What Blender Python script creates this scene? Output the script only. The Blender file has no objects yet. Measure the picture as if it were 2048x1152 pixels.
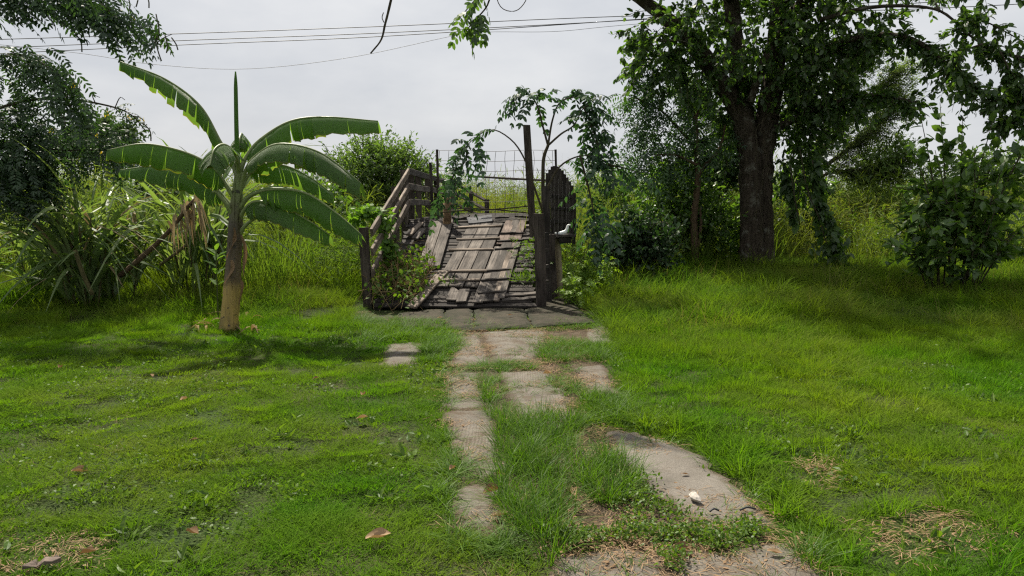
import bpy, math, random
import numpy as np
from mathutils import Vector, Matrix, Quaternion
rng = np.random.default_rng(7)
random.seed(7)
sc = bpy.context.scene
col = sc.collection

# ------------------------------------------------------------------ camera, sky, sun, exposure
F = 1547.0; CX, CY = 1024.0, 576.0
PITCH = math.radians(6.31); CAMH = 1.55
cd = bpy.data.cameras.new('camera'); cam = bpy.data.objects.new('camera', cd); col.objects.link(cam)
cd.sensor_width = 36.0; cd.lens = F / 2048 * 36.0; cd.clip_start = 0.05; cd.clip_end = 3000
cam.location = (0, 0, CAMH); cam.rotation_euler = (math.pi / 2 - PITCH, 0, 0)
sc.camera = cam
SUNV = Vector((-0.36, 0.70, 1.02)).normalized()          # towards the sun
world = bpy.data.worlds.new('World'); sc.world = world; world.use_nodes = True
wn, wl = world.node_tree.nodes, world.node_tree.links
wn.clear()
w_out = wn.new('ShaderNodeOutputWorld'); w_bg = wn.new('ShaderNodeBackground'); w_bg.inputs[1].default_value = 0.1
w_sky = wn.new('ShaderNodeTexSky'); w_sky.sky_type = 'NISHITA'; w_sky.sun_disc = False
w_sky.sun_elevation = math.asin(SUNV.z); w_sky.sun_rotation = math.atan2(SUNV.x, SUNV.y)
w_sky.dust_density = 4.0; w_sky.air_density = 1.0; w_sky.ozone_density = 1.0
w_tc = wn.new('ShaderNodeTexCoord'); w_mp = wn.new('ShaderNodeMapping'); w_mp.inputs['Scale'].default_value = (1.6, 1.6, 4.0)
w_n = wn.new('ShaderNodeTexNoise'); w_n.inputs['Scale'].default_value = 2.2; w_n.inputs['Detail'].default_value = 6; w_n.inputs['Roughness'].default_value = 0.55
w_r = wn.new('ShaderNodeValToRGB')
w_r.color_ramp.elements[0].position = 0.35; w_r.color_ramp.elements[0].color = (3.28, 3.43, 3.68, 1)
w_r.color_ramp.elements[1].position = 0.75; w_r.color_ramp.elements[1].color = (4.45, 4.50, 4.56, 1)
w_m = wn.new('ShaderNodeMix'); w_m.data_type = 'RGBA'; w_m.inputs[0].default_value = 0.93
wl.new(w_tc.outputs['Generated'], w_mp.inputs[0]); wl.new(w_mp.outputs[0], w_n.inputs['Vector'])
wl.new(w_n.outputs[0], w_r.inputs[0]); wl.new(w_sky.outputs[0], w_m.inputs[6]); wl.new(w_r.outputs[0], w_m.inputs[7])
wl.new(w_m.outputs[2], w_bg.inputs[0]); wl.new(w_bg.outputs[0], w_out.inputs[0])
sd = bpy.data.lights.new('sun', 'SUN'); sd.energy = 5.0; sd.angle = math.radians(1.2); sd.color = (1.0, 0.93, 0.80)
sun = bpy.data.objects.new('sun', sd); col.objects.link(sun); sun.location = (-10, 20, 30)
sun.rotation_euler = (-SUNV).to_track_quat('-Z', 'Y').to_euler()
vs = sc.view_settings; vs.view_transform = 'Standard'; vs.look = 'None'; vs.exposure = 0.84; vs.gamma = 1.0; vs.use_curve_mapping = False
sc.cycles.max_bounces = 7; sc.cycles.diffuse_bounces = 3; sc.cycles.glossy_bounces = 2; sc.cycles.transmission_bounces = 4
sc.cycles.transparent_max_bounces = 4
sc.cycles.use_adaptive_sampling = True; sc.cycles.adaptive_threshold = 0.012; sc.cycles.adaptive_min_samples = 24
sc.cycles.use_denoising = False; sc.cycles.pixel_filter_type = 'BLACKMAN_HARRIS'; sc.cycles.filter_width = 1.25

# ------------------------------------------------------------------ helpers: projection, scene graph, meshes
CF = np.array([0, math.cos(PITCH), -math.sin(PITCH)]); CU = np.array([0, math.sin(PITCH), math.cos(PITCH)])
CP = np.array([0, 0, CAMH])
def ray(px, py):
    return np.array([1.0, 0, 0]) * ((px - CX) / F) + CU * ((CY - py) / F) + CF
def W(px, py, Y):
    d = ray(px, py); return CP + d * (Y / d[1])
def gz(x, y):
    x = np.asarray(x, float); y = np.asarray(y, float)
    m = np.clip(np.abs(x - 0.1) / 1.6 - 0.8, 0, 1)
    b = 0.035 * np.sin(1.1 * x + .5) * np.sin(.9 * y + 1) + .018 * np.sin(2.7 * x - 1.3 * y) + .008 * np.sin(6.1 * x + 5.3 * y)
    return b * m
def G(px, py, z=0.0):
    d = ray(px, py); t = (z - CAMH) / d[2]; return CP + d * t
def poly(pts, z=0.0):
    return np.array([G(a, b, z)[:2] for a, b in pts])
def inside(P, poly_):
    x, y = P[:, 0], P[:, 1]; n = len(poly_); r = np.zeros(len(P), bool); j = n - 1
    for i in range(n):
        xi, yi = poly_[i]; xj, yj = poly_[j]
        c = ((yi > y) != (yj > y)) & (x < (xj - xi) * (y - yi) / (yj - yi + 1e-12) + xi)
        r ^= c; j = i
    return r
def vn(x, y, s=1.0, k=0.0):                       # cheap smooth noise -1..1
    x = x * s + k; y = y * s - k
    return (np.sin(x * 1.7 + 1.3 * np.sin(y * 1.1 + k)) + np.sin(y * 2.1 + 1.7 * np.sin(x * .9)) + np.sin((x + y) * 3.1 + np.sin(x * 2.3)) * .6) / 2.6

WM = {}
def setw(o, M, parent=None):
    WM[o.name] = M
    if parent is not None:
        o.parent = parent; o.matrix_basis = WM[parent.name].inverted() @ M
    else:
        o.matrix_basis = M
def tag(o, label=None, cat=None, group=None, kind=None):
    if label: o['label'] = label
    if cat: o['category'] = cat
    if group: o['group'] = group
    if kind: o['kind'] = kind
    return o
def thing(name, label, cat, loc=(0, 0, 0), group=None, kind=None):
    o = bpy.data.objects.new(name, None); col.objects.link(o); o.empty_display_size = .1
    setw(o, Matrix.Translation(Vector([float(v) for v in loc]))); return tag(o, label, cat, group, kind)
def mesh(name, V, Fs, mat=None, smooth=False, attrs=None):
    V = np.asarray(V, np.float32); me = bpy.data.meshes.new(name)
    Fs = [np.asarray(f, np.int32) for f in (Fs if isinstance(Fs, list) else [Fs]) if len(f)]
    nl = sum(f.size for f in Fs); nf = sum(len(f) for f in Fs)
    me.vertices.add(len(V)); me.vertices.foreach_set('co', V.ravel())
    if nf:
        me.loops.add(nl); me.polygons.add(nf)
        me.loops.foreach_set('vertex_index', np.concatenate([f.ravel() for f in Fs]))
        tot = np.concatenate([np.full(len(f), f.shape[1], np.int32) for f in Fs])
        st = np.concatenate([[0], np.cumsum(tot)[:-1]]).astype(np.int32)
        me.polygons.foreach_set('loop_start', st)
        me.polygons.foreach_set('use_smooth', np.full(nf, smooth))
    for k, a in (attrs or {}).items():
        at = me.attributes.new(k, 'FLOAT', 'POINT'); at.data.foreach_set('value', np.asarray(a, np.float32))
    if mat: me.materials.append(mat)
    me.update(calc_edges=True); me.validate()
    return me
def part(name, V, Fs, mat, parent=None, smooth=False, attrs=None, origin=None):
    """V in world space; the object's origin is its root's origin (or origin)."""
    if origin is None:
        origin = WM[parent.name].translation if parent is not None else Vector((0, 0, 0))
    origin = Vector([float(v) for v in origin])
    me = mesh(name, np.asarray(V) - np.array(origin), Fs, mat, smooth, attrs)
    o = bpy.data.objects.new(name, me); col.objects.link(o)
    setw(o, Matrix.Translation(origin), parent); return o

def smoothpath(P, n):
    P = np.asarray(P, float); m = len(P)
    if m == 2: t = np.linspace(0, 1, n)[:, None]; return P[0] * (1 - t) + P[1] * t
    Q = np.vstack([2 * P[0] - P[1], P, 2 * P[-1] - P[-2]])
    t = np.linspace(0, m - 1 - 1e-9, n); i = t.astype(int); f = (t - i)[:, None]
    a, b, c, d = Q[i], Q[i + 1], Q[i + 2], Q[i + 3]
    return .5 * (2 * b + (c - a) * f + (2 * a - 5 * b + 4 * c - d) * f * f + (3 * b - a - 3 * c + d) * f ** 3)
def tube(P, R, ns=8, jit=0.0, cap=True):
    P = np.asarray(P, float); R = np.broadcast_to(np.asarray(R, float), (len(P),)); n = len(P)
    T = np.gradient(P, axis=0); T /= np.linalg.norm(T, axis=1)[:, None] + 1e-9
    ref = np.array([1.0, 0, 0]) if abs(T[:, 0]).mean() < .8 else np.array([0, 0, 1.0])
    A = np.cross(T, ref); A /= np.linalg.norm(A, axis=1)[:, None] + 1e-9; B = np.cross(T, A)
    th = np.linspace(0, 2 * np.pi, ns, endpoint=False)
    rr = R[:, None] * (1 + jit * rng.standard_normal((n, ns)))
    V = P[:, None, :] + rr[..., None] * (np.cos(th)[None, :, None] * A[:, None, :] + np.sin(th)[None, :, None] * B[:, None, :])
    V = V.reshape(-1, 3)
    i = np.arange(n - 1)[:, None] * ns; j = np.arange(ns)[None, :]; k = (j + 1) % ns
    Q = np.stack([i + j, i + k, i + ns + k, i + ns + j], -1).reshape(-1, 4)
    if cap:
        V = np.vstack([V, P[0], P[-1]]); a = len(V) - 2
        jj = np.arange(ns); kk = (jj + 1) % ns
        T1 = np.stack([np.full(ns, a), kk, jj], -1); T2 = np.stack([np.full(ns, a + 1), (n - 1) * ns + jj, (n - 1) * ns + kk], -1)
        return V, [Q, np.vstack([T1, T2])]
    return V, [Q]
def join(items):
    Vs, out, off = [], {}, 0
    for V, Fs in items:
        Vs.append(V)
        for f in Fs:
            f = np.asarray(f); out.setdefault(f.shape[1], []).append(f + off)
        off += len(V)
    return np.vstack(Vs), [np.vstack(v) for v in out.values()]

def unit(a):
    return a / (np.linalg.norm(a, axis=-1, keepdims=True) + 1e-9)
# leaf templates: (u along, v across, w out of plane), triangles
LT = {
 'kite': (np.array([(0, 0, 0), (.45, -.5, .05), (1, 0, -.04), (.45, .5, .05)]), np.array([(0, 2, 1), (0, 3, 2)])),
 'oval': (np.array([(0, 0, 0), (.28, -.46, .03), (.72, -.40, 0), (1, 0, -.06), (.72, .40, 0), (.28, .46, .03)]),
          np.array([(0, 5, 1), (1, 5, 4), (1, 4, 2), (2, 4, 3)])),
 'leaf': (np.array([(0, 0, 0), (.14, -.30, .03), (.42, -.5, .07), (.76, -.28, .03), (1, 0, -.08), (.76, .28, .03), (.42, .5, .07), (.14, .30, .03), (.42, 0, 0), (.76, 0, -.03)]),
          np.array([(0, 8, 1), (1, 8, 2), (2, 8, 9), (2, 9, 3), (3, 9, 4), (4, 9, 5), (5, 9, 6), (6, 9, 8), (6, 8, 7), (7, 8, 0)])),
}
class LS:
    """a set of leaves: position, direction, normal, length, width"""
    def __init__(s): s.p, s.d, s.n, s.l, s.w, s.t = [], [], [], [], [], []
    def add(s, p, d, n, l, w, t=None):
        p = np.atleast_2d(p); k = len(p)
        s.p.append(p); s.d.append(np.broadcast_to(d, (k, 3))); s.n.append(np.broadcast_to(n, (k, 3)))
        s.l.append(np.broadcast_to(l, (k,))); s.w.append(np.broadcast_to(w, (k,)))
        s.t.append(rng.random(k) if t is None else np.broadcast_to(t, (k,)))
    def arrays(s, tpl):
        p, d, n = np.vstack(s.p), unit(np.vstack(s.d)), np.vstack(s.n)
        l, w, t = np.concatenate(s.l), np.concatenate(s.w), np.concatenate(s.t)
        sd_ = unit(np.cross(n, d)); n = np.cross(d, sd_)
        T, Fc = LT[tpl]
        V = (p[:, None] + d[:, None] * (T[None, :, 0:1] * l[:, None, None]) + sd_[:, None] * (T[None, :, 1:2] * w[:, None, None])
             + n[:, None] * (T[None, :, 2:3] * l[:, None, None])).reshape(-1, 3)
        k = len(T); Fs = (Fc[None] + (np.arange(len(p)) * k)[:, None, None]).reshape(-1, 3)
        return V, Fs, np.repeat(t, k)
    def build(s, name, mat, parent=None, tpl='oval', origin=None):
        V, Fs, t = s.arrays(tpl)
        o = part(name, V, Fs, mat, parent, False, {'tint': t}, origin)
        if name in ('crown', 'foliage'): o['kind'] = 'stuff'
        return o
def rdir(n, up=0.0, spread=1.0):
    v = rng.standard_normal((n, 3)) * spread; v[:, 2] += up; return unit(v)
def pinnate(ls, P, D, L, pairs, ll, lw, droop=.35, fold=.35, seed_t=None):
    """compound leaves starting at P in direction D; returns rachis end points"""
    P, D = np.atleast_2d(P), unit(np.atleast_2d(D)); k = len(P); L = np.broadcast_to(L, (k,))
    t = (np.arange(pairs) + .8) / pairs
    g = np.array([0, 0, -1.0])
    C = P[:, None] + D[:, None] * (t[None, :, None] * L[:, None, None]) + g * (droop * (t ** 2)[None, :, None] * L[:, None, None])
    Tn = unit(D[:, None] + g * (2 * droop * t)[None, :, None])
    up = np.array([0, 0, 1.0]) + .35 * rng.standard_normal((k, 1, 3))
    S = unit(np.cross(Tn, np.broadcast_to(up, Tn.shape))); N = unit(np.cross(S, Tn))
    tint = rng.random(k)
    for sg in (-1, 1):
        d = unit(sg * S * .95 + Tn * .45 + g * fold + .12 * rng.standard_normal(C.shape))
        sz = (1 - .35 * np.abs(t - .45))[None, :] * (1 + .15 * rng.standard_normal((k, pairs)))
        tt = np.clip(np.repeat(tint, pairs) + .15 * rng.standard_normal(k * pairs), 0, 1)
        ls.add(C.reshape(-1, 3), d.reshape(-1, 3), (N + .25 * rng.standard_normal(N.shape)).reshape(-1, 3), (ll * sz).ravel(), (lw * sz).ravel(), tt)
    ls.add(C[:, -1], Tn[:, -1], N[:, -1], ll, lw, tint)
def along(P, n, t0=0.0, t1=1.0):
    """n random points on a polyline with tangents"""
    P = np.asarray(P); t = (t0 + (t1 - t0) * rng.random(n)) * (len(P) - 1); i = np.clip(t.astype(int), 0, len(P) - 2); f = (t - i)[:, None]
    return P[i] * (1 - f) + P[i + 1] * f, unit(P[i + 1] - P[i])
def twigs(P, n, length, t0=.2, t1=1.0, down=.1, fwd=.7, rad=1.0):
    """side shoots of a branch: list of polylines"""
    p, t = along(P, n, t0, t1)
    d = unit(t * fwd + rdir(n) * rad + np.array([0, 0, -down]))
    L = length * (.6 + .7 * rng.random(n))
    s = np.linspace(0, 1, 5)
    return [p[i] + d[i] * (s * L[i])[:, None] + np.array([0, 0, -1.0]) * ((s ** 2) * L[i] * (.15 + .3 * rng.random()))[:, None] for i in range(n)]
def simple_leaves(ls, P, n, l, w, droop=.5, t0=0.0, t1=1.0, spread=.9):
    p, t = along(P, n, t0, t1)
    d = unit(t * .5 + rdir(n) * spread + np.array([0, 0, -droop]))
    nn = unit(np.array([0, 0, 1.0]) + .55 * rng.standard_normal((n, 3)))
    k = 1 + .25 * rng.standard_normal(n)
    ls.add(p + .012 * rng.standard_normal((n, 3)), d, nn, l * k, w * k)
def blob_points(c, r, n, shell=.5):
    v = rdir(n); rad = (shell + (1 - shell) * rng.random(n)) ** 1.0
    return np.asarray(c) + v * rad[:, None] * np.asarray(r), v
def pxl(pts, Y):                                   # pixel polyline at depth(s)
    if np.isscalar(Y): Y = [Y] * len(pts)
    return np.array([W(p[0], p[1], y) for p, y in zip(pts, Y)])

# ------------------------------------------------------------------ materials
def nmat(name):
    m = bpy.data.materials.new(name); m.use_nodes = True; nt = m.node_tree
    return m, nt.nodes, nt.links, nt.nodes['Principled BSDF']
def rgba(c): return (c[0], c[1], c[2], 1)
def mixc(n, l, fac, a, b, mode='MIX'):
    x = n.new('ShaderNodeMix'); x.data_type = 'RGBA'; x.blend_type = mode
    for i, v in ((0, fac), (6, a), (7, b)):
        if isinstance(v, (int, float)): x.inputs[i].default_value = v
        elif isinstance(v, tuple): x.inputs[i].default_value = rgba(v)
        else: l.new(v, x.inputs[i])
    return x.outputs[2]
def noise(n, l, scale, detail=3, vec=None, rough=.5, dist=0.0):
    x = n.new('ShaderNodeTexNoise'); x.inputs['Scale'].default_value = scale; x.inputs['Detail'].default_value = detail
    x.inputs['Roughness'].default_value = rough; x.inputs['Distortion'].default_value = dist
    if vec is not None: l.new(vec, x.inputs['Vector'])
    return x.outputs[0]
def ramp(n, l, fac, stops):
    x = n.new('ShaderNodeValToRGB'); e = x.color_ramp.elements
    while len(e) < len(stops): e.new(.5)
    for el, (p, c) in zip(e, stops):
        el.position = p; el.color = rgba(c) if isinstance(c, tuple) else (c, c, c, 1)
    l.new(fac, x.inputs[0]); return x.outputs[0]
def bump(n, l, p, h, s=.3, d=.01):
    b = n.new('ShaderNodeBump'); b.inputs['Strength'].default_value = s; b.inputs['Distance'].default_value = d
    l.new(h, b.inputs['Height']); l.new(b.outputs[0], p.inputs['Normal'])
def coord(n, which='Object'): return n.new('ShaderNodeTexCoord').outputs[which]
def mapping(n, l, vec, scale):
    m = n.new('ShaderNodeMapping'); m.inputs['Scale'].default_value = scale; l.new(vec, m.inputs[0]); return m.outputs[0]

def leafmat(name, a, b, c=None, trans=.35, tcol=(1.5, 1.7, .6), rough=.5, patch=.5, spec=.35):
    """a..b by each leaf's own tint, c in broad patches across the place"""
    m, n, l, p = nmat(name)
    at = n.new('ShaderNodeAttribute'); at.attribute_name = 'tint'
    colr = mixc(n, l, at.outputs['Fac'], a, b)
    if c is not None:
        g = n.new('ShaderNodeNewGeometry')
        f = ramp(n, l, noise(n, l, patch, 4, g.outputs['Position'], .6), [(.38, 0.0), (.66, 1.0)])
        colr = mixc(n, l, f, colr, c)
    n.remove(p)
    df = n.new('ShaderNodeBsdfDiffuse'); l.new(colr, df.inputs[0])
    t = n.new('ShaderNodeBsdfTranslucent'); l.new(mixc(n, l, 1.0, colr, tcol, 'MULTIPLY'), t.inputs[0])
    mx = n.new('ShaderNodeMixShader'); mx.inputs[0].default_value = trans
    l.new(df.outputs[0], mx.inputs[1]); l.new(t.outputs[0], mx.inputs[2]); out = mx.outputs[0]
    if spec > 0:
        gl = n.new('ShaderNodeBsdfGlossy'); gl.inputs['Roughness'].default_value = rough
        m2 = n.new('ShaderNodeMixShader'); m2.inputs[0].default_value = spec * .07; l.new(out, m2.inputs[1]); l.new(gl.outputs[0], m2.inputs[2]); out = m2.outputs[0]
    l.new(out, n['Material Output'].inputs[0])
    return m
def woodmat(name, dark, light, rnd=.5, moss=None):
    m, n, l, p = nmat(name)
    oc = coord(n); oi = n.new('ShaderNodeObjectInfo')
    sh = n.new('ShaderNodeVectorMath'); sh.operation = 'ADD'; l.new(oc, sh.inputs[0])
    sc_ = n.new('ShaderNodeVectorMath'); sc_.operation = 'SCALE'; sc_.inputs[0].default_value = (37, 11, 23); l.new(oi.outputs['Random'], sc_.inputs['Scale']); l.new(sc_.outputs[0], sh.inputs[1])
    grain = noise(n, l, 1.0, 6, mapping(n, l, sh.outputs[0], (2.2, 48, 48)), .65, .6)
    stain = noise(n, l, 1.0, 4, mapping(n, l, sh.outputs[0], (2.5, 9, 9)), .6)
    c1 = ramp(n, l, grain, [(.3, dark), (.72, light)])
    c2 = mixc(n, l, ramp(n, l, stain, [(.35, 0.0), (.62, 1.0)]), mixc(n, l, 1.0, c1, (.38, .36, .35), 'MULTIPLY'), c1)
    v = n.new('ShaderNodeMapRange'); v.inputs['To Min'].default_value = 1 - rnd; v.inputs['To Max'].default_value = 1 + rnd * .6; l.new(oi.outputs['Random'], v.inputs[0])
    hsv = n.new('ShaderNodeHueSaturation'); l.new(c2, hsv.inputs['Color']); l.new(v.outputs[0], hsv.inputs['Value'])
    cc = hsv.outputs[0]
    if moss: cc = mixc(n, l, ramp(n, l, noise(n, l, 5, 5, sh.outputs[0]), [(.5, 0.0), (.68, .8)]), cc, moss)
    l.new(cc, p.inputs['Base Color']); p.inputs['Roughness'].default_value = .85; p.inputs['Specular IOR Level'].default_value = .2
    bump(n, l, p, grain, .6, .006); return m
def plainmat(name, c, rough=.7, c2=None, scale=8, metal=0.0, bmp=0.0):
    m, n, l, p = nmat(name); p.inputs['Roughness'].default_value = rough; p.inputs['Metallic'].default_value = metal
    h = noise(n, l, scale, 5, coord(n), .6)
    l.new(ramp(n, l, h, [(.3, c), (.7, c2 or tuple(v * 1.3 for v in c))]), p.inputs['Base Color'])
    if bmp: bump(n, l, p, h, bmp, .01)
    return m

M = {}
M['wood'] = woodmat('weathered_wood', (.046, .039, .034), (.235, .202, .172), .5)
M['wood_tan'] = woodmat('tan_wood', (.105, .083, .064), (.37, .30, .24), .3)
M['wood_dark'] = woodmat('dark_wood', (.022, .019, .017), (.10, .084, .072), .5)
M['wood_blue'] = woodmat('grey_wood', (.10, .10, .105), (.26, .26, .27), .2)
M['wood_post'] = woodmat('post_wood', (.04, .033, .028), (.14, .112, .092), .3)
M['wood_red'] = woodmat('rotten_red_wood', (.08, .058, .048), (.28, .215, .175), .3)
M['bamboo'] = plainmat('old_bamboo', (.13, .10, .06), .7, (.27, .22, .13), 14, 0, .2)
M['wire'] = plainmat('rusty_wire', (.10, .09, .085), .5, (.2, .18, .17), 30, .3)
M['cable'] = plainmat('cable', (.02, .022, .025), .6)
M['white'] = plainmat('dirty_white_plastic', (.62, .64, .60), .45, (.78, .80, .76), 20)
M['stone'] = plainmat('pale_stone', (.32, .29, .25), .9, (.55, .5, .45), 40, 0, .4)
M['pole_brown'] = woodmat('brown_pole', (.10, .06, .03), (.26, .17, .09), .2)

# ground soil
m, n, l, p = nmat('soil'); M['soil'] = m
gp = n.new('ShaderNodeNewGeometry').outputs['Position']
nA = noise(n, l, .7, 6, gp, .6); nB = noise(n, l, 9, 5, gp, .6); nC = noise(n, l, 60, 3, gp)
c1 = ramp(n, l, nB, [(.3, (.035, .028, .015)), (.7, (.125, .088, .052))])
c2 = ramp(n, l, nC, [(.35, (.012, .026, .006)), (.65, (.050, .085, .018))])
l.new(mixc(n, l, ramp(n, l, nA, [(.30, .45), (.62, .95)]), c1, c2), p.inputs['Base Color']); p.inputs['Roughness'].default_value = .95
p.inputs['Specular IOR Level'].default_value = .1
bump(n, l, p, nC, 1.0, .03)
# concrete
def concrete(name, a, b, dirt, dirtlo, broom=True):
    dk = tuple(v * .55 for v in a)
    m, n, l, p = nmat(name); gp = n.new('ShaderNodeNewGeometry').outputs['Position']
    oi = n.new('ShaderNodeObjectInfo')
    base = ramp(n, l, noise(n, l, 3.2, 6, gp, .65), [(.3, a), (.7, b)])
    sp = noise(n, l, 170, 2, gp); base = mixc(n, l, ramp(n, l, sp, [(.42, .55), (.56, 0.0)]), base, dk)
    d = noise(n, l, 5.5, 7, gp, .7, .5)
    base = mixc(n, l, ramp(n, l, d, [(dirtlo, 0.0), (dirtlo + .16, .9)]), base, dirt)
    ea = n.new('ShaderNodeAttribute'); ea.attribute_name = 'edge'; em = n.new('ShaderNodeMath'); em.operation = 'MULTIPLY_ADD'
    l.new(noise(n, l, 16, 6, gp, .7), em.inputs[0]); em.inputs[1].default_value = 1.6; l.new(ea.outputs['Fac'], em.inputs[2])
    er = n.new('ShaderNodeMapRange'); er.inputs['From Min'].default_value = 1.15; er.inputs['From Max'].default_value = 1.75; l.new(em.outputs[0], er.inputs[0])
    base = mixc(n, l, er.outputs[0], base, tuple(v * .95 for v in dirt))
    blk = noise(n, l, 2.1, 5, gp, .7)
    base = mixc(n, l, ramp(n, l, blk, [(.55, 0.0), (.72, .65)]), base, dk)
    hgt = sp
    if broom:
        wv = n.new('ShaderNodeTexWave'); wv.inputs['Scale'].default_value = 14; wv.inputs['Distortion'].default_value = 5; wv.inputs['Detail'].default_value = 3
        wv.inputs['Detail Scale'].default_value = 2.0
        l.new(mapping(n, l, gp, (1.0, .22, 1.0)), wv.inputs['Vector'])
        f2 = n.new('ShaderNodeMath'); f2.operation = 'MULTIPLY'; l.new(wv.outputs['Fac'], f2.inputs[0]); l.new(ramp(n, l, noise(n, l, 1.4, 3, gp), [(.48, 0.0), (.6, 1.0)]), f2.inputs[1])
        base = mixc(n, l, ramp(n, l, f2.outputs[0], [(.55, 0.0), (.9, .5)]), base, (.15, .125, .10))
        ad = n.new('ShaderNodeMath'); ad.operation = 'SUBTRACT'; l.new(sp, ad.inputs[0]); l.new(f2.outputs[0], ad.inputs[1]); hgt = ad.outputs[0]
    l.new(base, p.inputs['Base Color']); p.inputs['Roughness'].default_value = .92; p.inputs['Specular IOR Level'].default_value = .2
    bump(n, l, p, hgt, .45, .008); return m
M['concrete'] = concrete('path_concrete', (.112, .098, .080), (.195, .174, .144), (.076, .055, .036), .47)
m, n, l, p = nmat('trodden_dirt'); M['dirt'] = m
gp = n.new('ShaderNodeNewGeometry').outputs['Position']
d1 = noise(n, l, 7, 7, gp, .7); d2 = noise(n, l, 110, 3, gp)
dc_ = mixc(n, l, ramp(n, l, d2, [(.4, .6), (.62, 0.0)]), ramp(n, l, d1, [(.3, (.060, .043, .027)), (.5, (.112, .083, .055)), (.7, (.17, .137, .10))]), (.04, .03, .02))
l.new(dc_, p.inputs['Base Color']); p.inputs['Roughness'].default_value = .95; p.inputs['Specular IOR Level'].default_value = .1; bump(n, l, p, d2, .9, .02)
M['concrete_plain'] = concrete('slab_concrete', (.138, .122, .102), (.190, .170, .145), (.098, .076, .053), .56, False)
M['concrete_dark'] = concrete('mossy_shaded_concrete', (.030, .025, .016), (.075, .060, .040), (.020, .021, .010), .45, False)  # mossy tones, base darkened further in place of missing tree shade
# bark
def barkmat(name, a, b, lich=None):
    m, n, l, p = nmat(name); oc = coord(n)
    g = noise(n, l, 1.0, 7, mapping(n, l, oc, (16, 16, 4.5)), .68, .4)
    c = ramp(n, l, g, [(.32, a), (.7, b)])
    if lich: c = mixc(n, l, ramp(n, l, noise(n, l, 6, 5, oc), [(.56, 0.0), (.7, .75)]), c, lich)
    l.new(c, p.inputs['Base Color']); p.inputs['Roughness'].default_value = .95; p.inputs['Specular IOR Level'].default_value = .1
    bump(n, l, p, g, .9, .04); return m
M['bark'] = barkmat('rough_bark', (.022, .017, .012), (.085, .068, .05), (.16, .155, .125))
M['bark_thin'] = barkmat('brown_bark', (.05, .033, .02), (.14, .10, .06))
M['twig'] = barkmat('twig_bark', (.035, .028, .018), (.10, .085, .055))
M['twig_green'] = barkmat('green_stem', (.045, .06, .022), (.11, .13, .05))
M['deadwood'] = barkmat('dead_branch', (.12, .10, .08), (.26, .22, .18))
# foliage
M['lf_big'] = leafmat('shade_tree_leaf', (.038, .074, .024), (.090, .148, .040), None, .45, (1.5, 1.75, .45), .42, .5, .5)
M['lf_neem'] = leafmat('feathery_leaf', (.032, .066, .030), (.066, .118, .042), None, .38, (1.4, 1.8, .5), .45, .5, .5)
M['lf_senna'] = leafmat('senna_leaf', (.028, .052, .028), (.052, .088, .038), None, .30, (1.3, 1.7, .5), .42, .5, .5)
M['lf_sapling'] = leafmat('sapling_leaf', (.026, .054, .030), (.050, .094, .042), None, .34, (1.4, 1.8, .6), .45, .5, .5)
M['lf_bush'] = leafmat('bush_leaf', (.052, .106, .026), (.120, .200, .042), None, .44, (1.5, 1.65, .4), .4, .5, .6)
M['lf_dark'] = leafmat('dark_shrub_leaf', (0.0207, 0.0391, 0.0184), (0.0437, 0.0782, 0.0299), None, .25, (1.3, 1.8, .5), .45)
M['lf_shrub'] = leafmat('pale_shrub_leaf', (.085, .145, .036), (.145, .215, .065), None, .40, (1.3, 1.45, .5), .55, .5, .3)
M['lf_acacia'] = leafmat('acacia_leaf', (.095, .135, .058), (.160, .20, .085), None, .58, (1.3, 1.45, .6), .6, .5, .2)
M['lf_far'] = leafmat('far_tree_leaf', (.040, .068, .030), (.075, .11, .045), None, .3, (1.2, 1.4, .6), .6)
M['lf_vine'] = leafmat('vine_leaf', (0.0780, 0.1560, 0.0286), (0.1560, 0.2600, 0.0455), None, .42, (1.4, 1.6, .35), .45)
M['lf_weed'] = leafmat('weed_leaf', (.055, .110, .018), (.120, .190, .030), None, .40, (1.4, 1.5, .35), .5, .5, .3)
M['lf_fern'] = leafmat('bright_weed_leaf', (0.1300, 0.2210, 0.0286), (0.2080, 0.3120, 0.0455), None, .42, (1.4, 1.5, .35), .5)
M['dry'] = leafmat('dry_straw', (.17, .115, .055), (.33, .25, .13), None, .25, (1.2, 1.1, .8), .8, .5, .15)
M['dry_leaf'] = leafmat('dead_leaf', (.17, .105, .055), (.33, .225, .13), None, .2, (1.2, 1.0, .7), .7, .5, .2)
M['yellow'] = leafmat('yellow_petal', (.75, .55, .03), (.85, .68, .06), None, .3, (1.1, 1.0, .5), .6)
M['pod'] = plainmat('seed_pod', (.045, .042, .022), .7, (.08, .07, .04))
M['cane_leaf'] = leafmat('cane_leaf', (.090, .150, .045), (.19, .25, .10), None, .44, (1.3, 1.4, .5), .45, 1.6, .6)
M['cane_dry'] = leafmat('cane_dry_leaf', (.20, .14, .075), (.36, .28, .17), None, .25, (1.2, 1.1, .8), .75)
M['cane_stem'] = barkmat('cane_stem', (.05, .045, .02), (.13, .115, .05))
M['grass'] = leafmat('lawn_grass', (.046, .128, .011), (.104, .210, .018), (.150, .208, .024), .42, (1.26, 1.44, .27), .5, .55, .0)
M['grass_mid'] = leafmat('meadow_grass', (.048, .116, .013), (.108, .186, .022), (.140, .182, .028), .42, (1.27, 1.4, .3), .5, .5, .0)
M['grass_tall'] = leafmat('tall_grass', (.060, .116, .022), (.122, .180, .036), (.150, .165, .045), .46, (1.3, 1.4, .38), .6, .35, .1)
M['grass_path'] = leafmat('tuft_grass', (.048, .110, .014), (.108, .186, .022), None, .40, (1.28, 1.48, .3), .5, .5, .2)
M['straw'] = leafmat('straw_stalk', (.17, .16, .055), (.27, .24, .10), None, .3, (1.2, 1.1, .6), .7, .5, 0.0)
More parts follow.
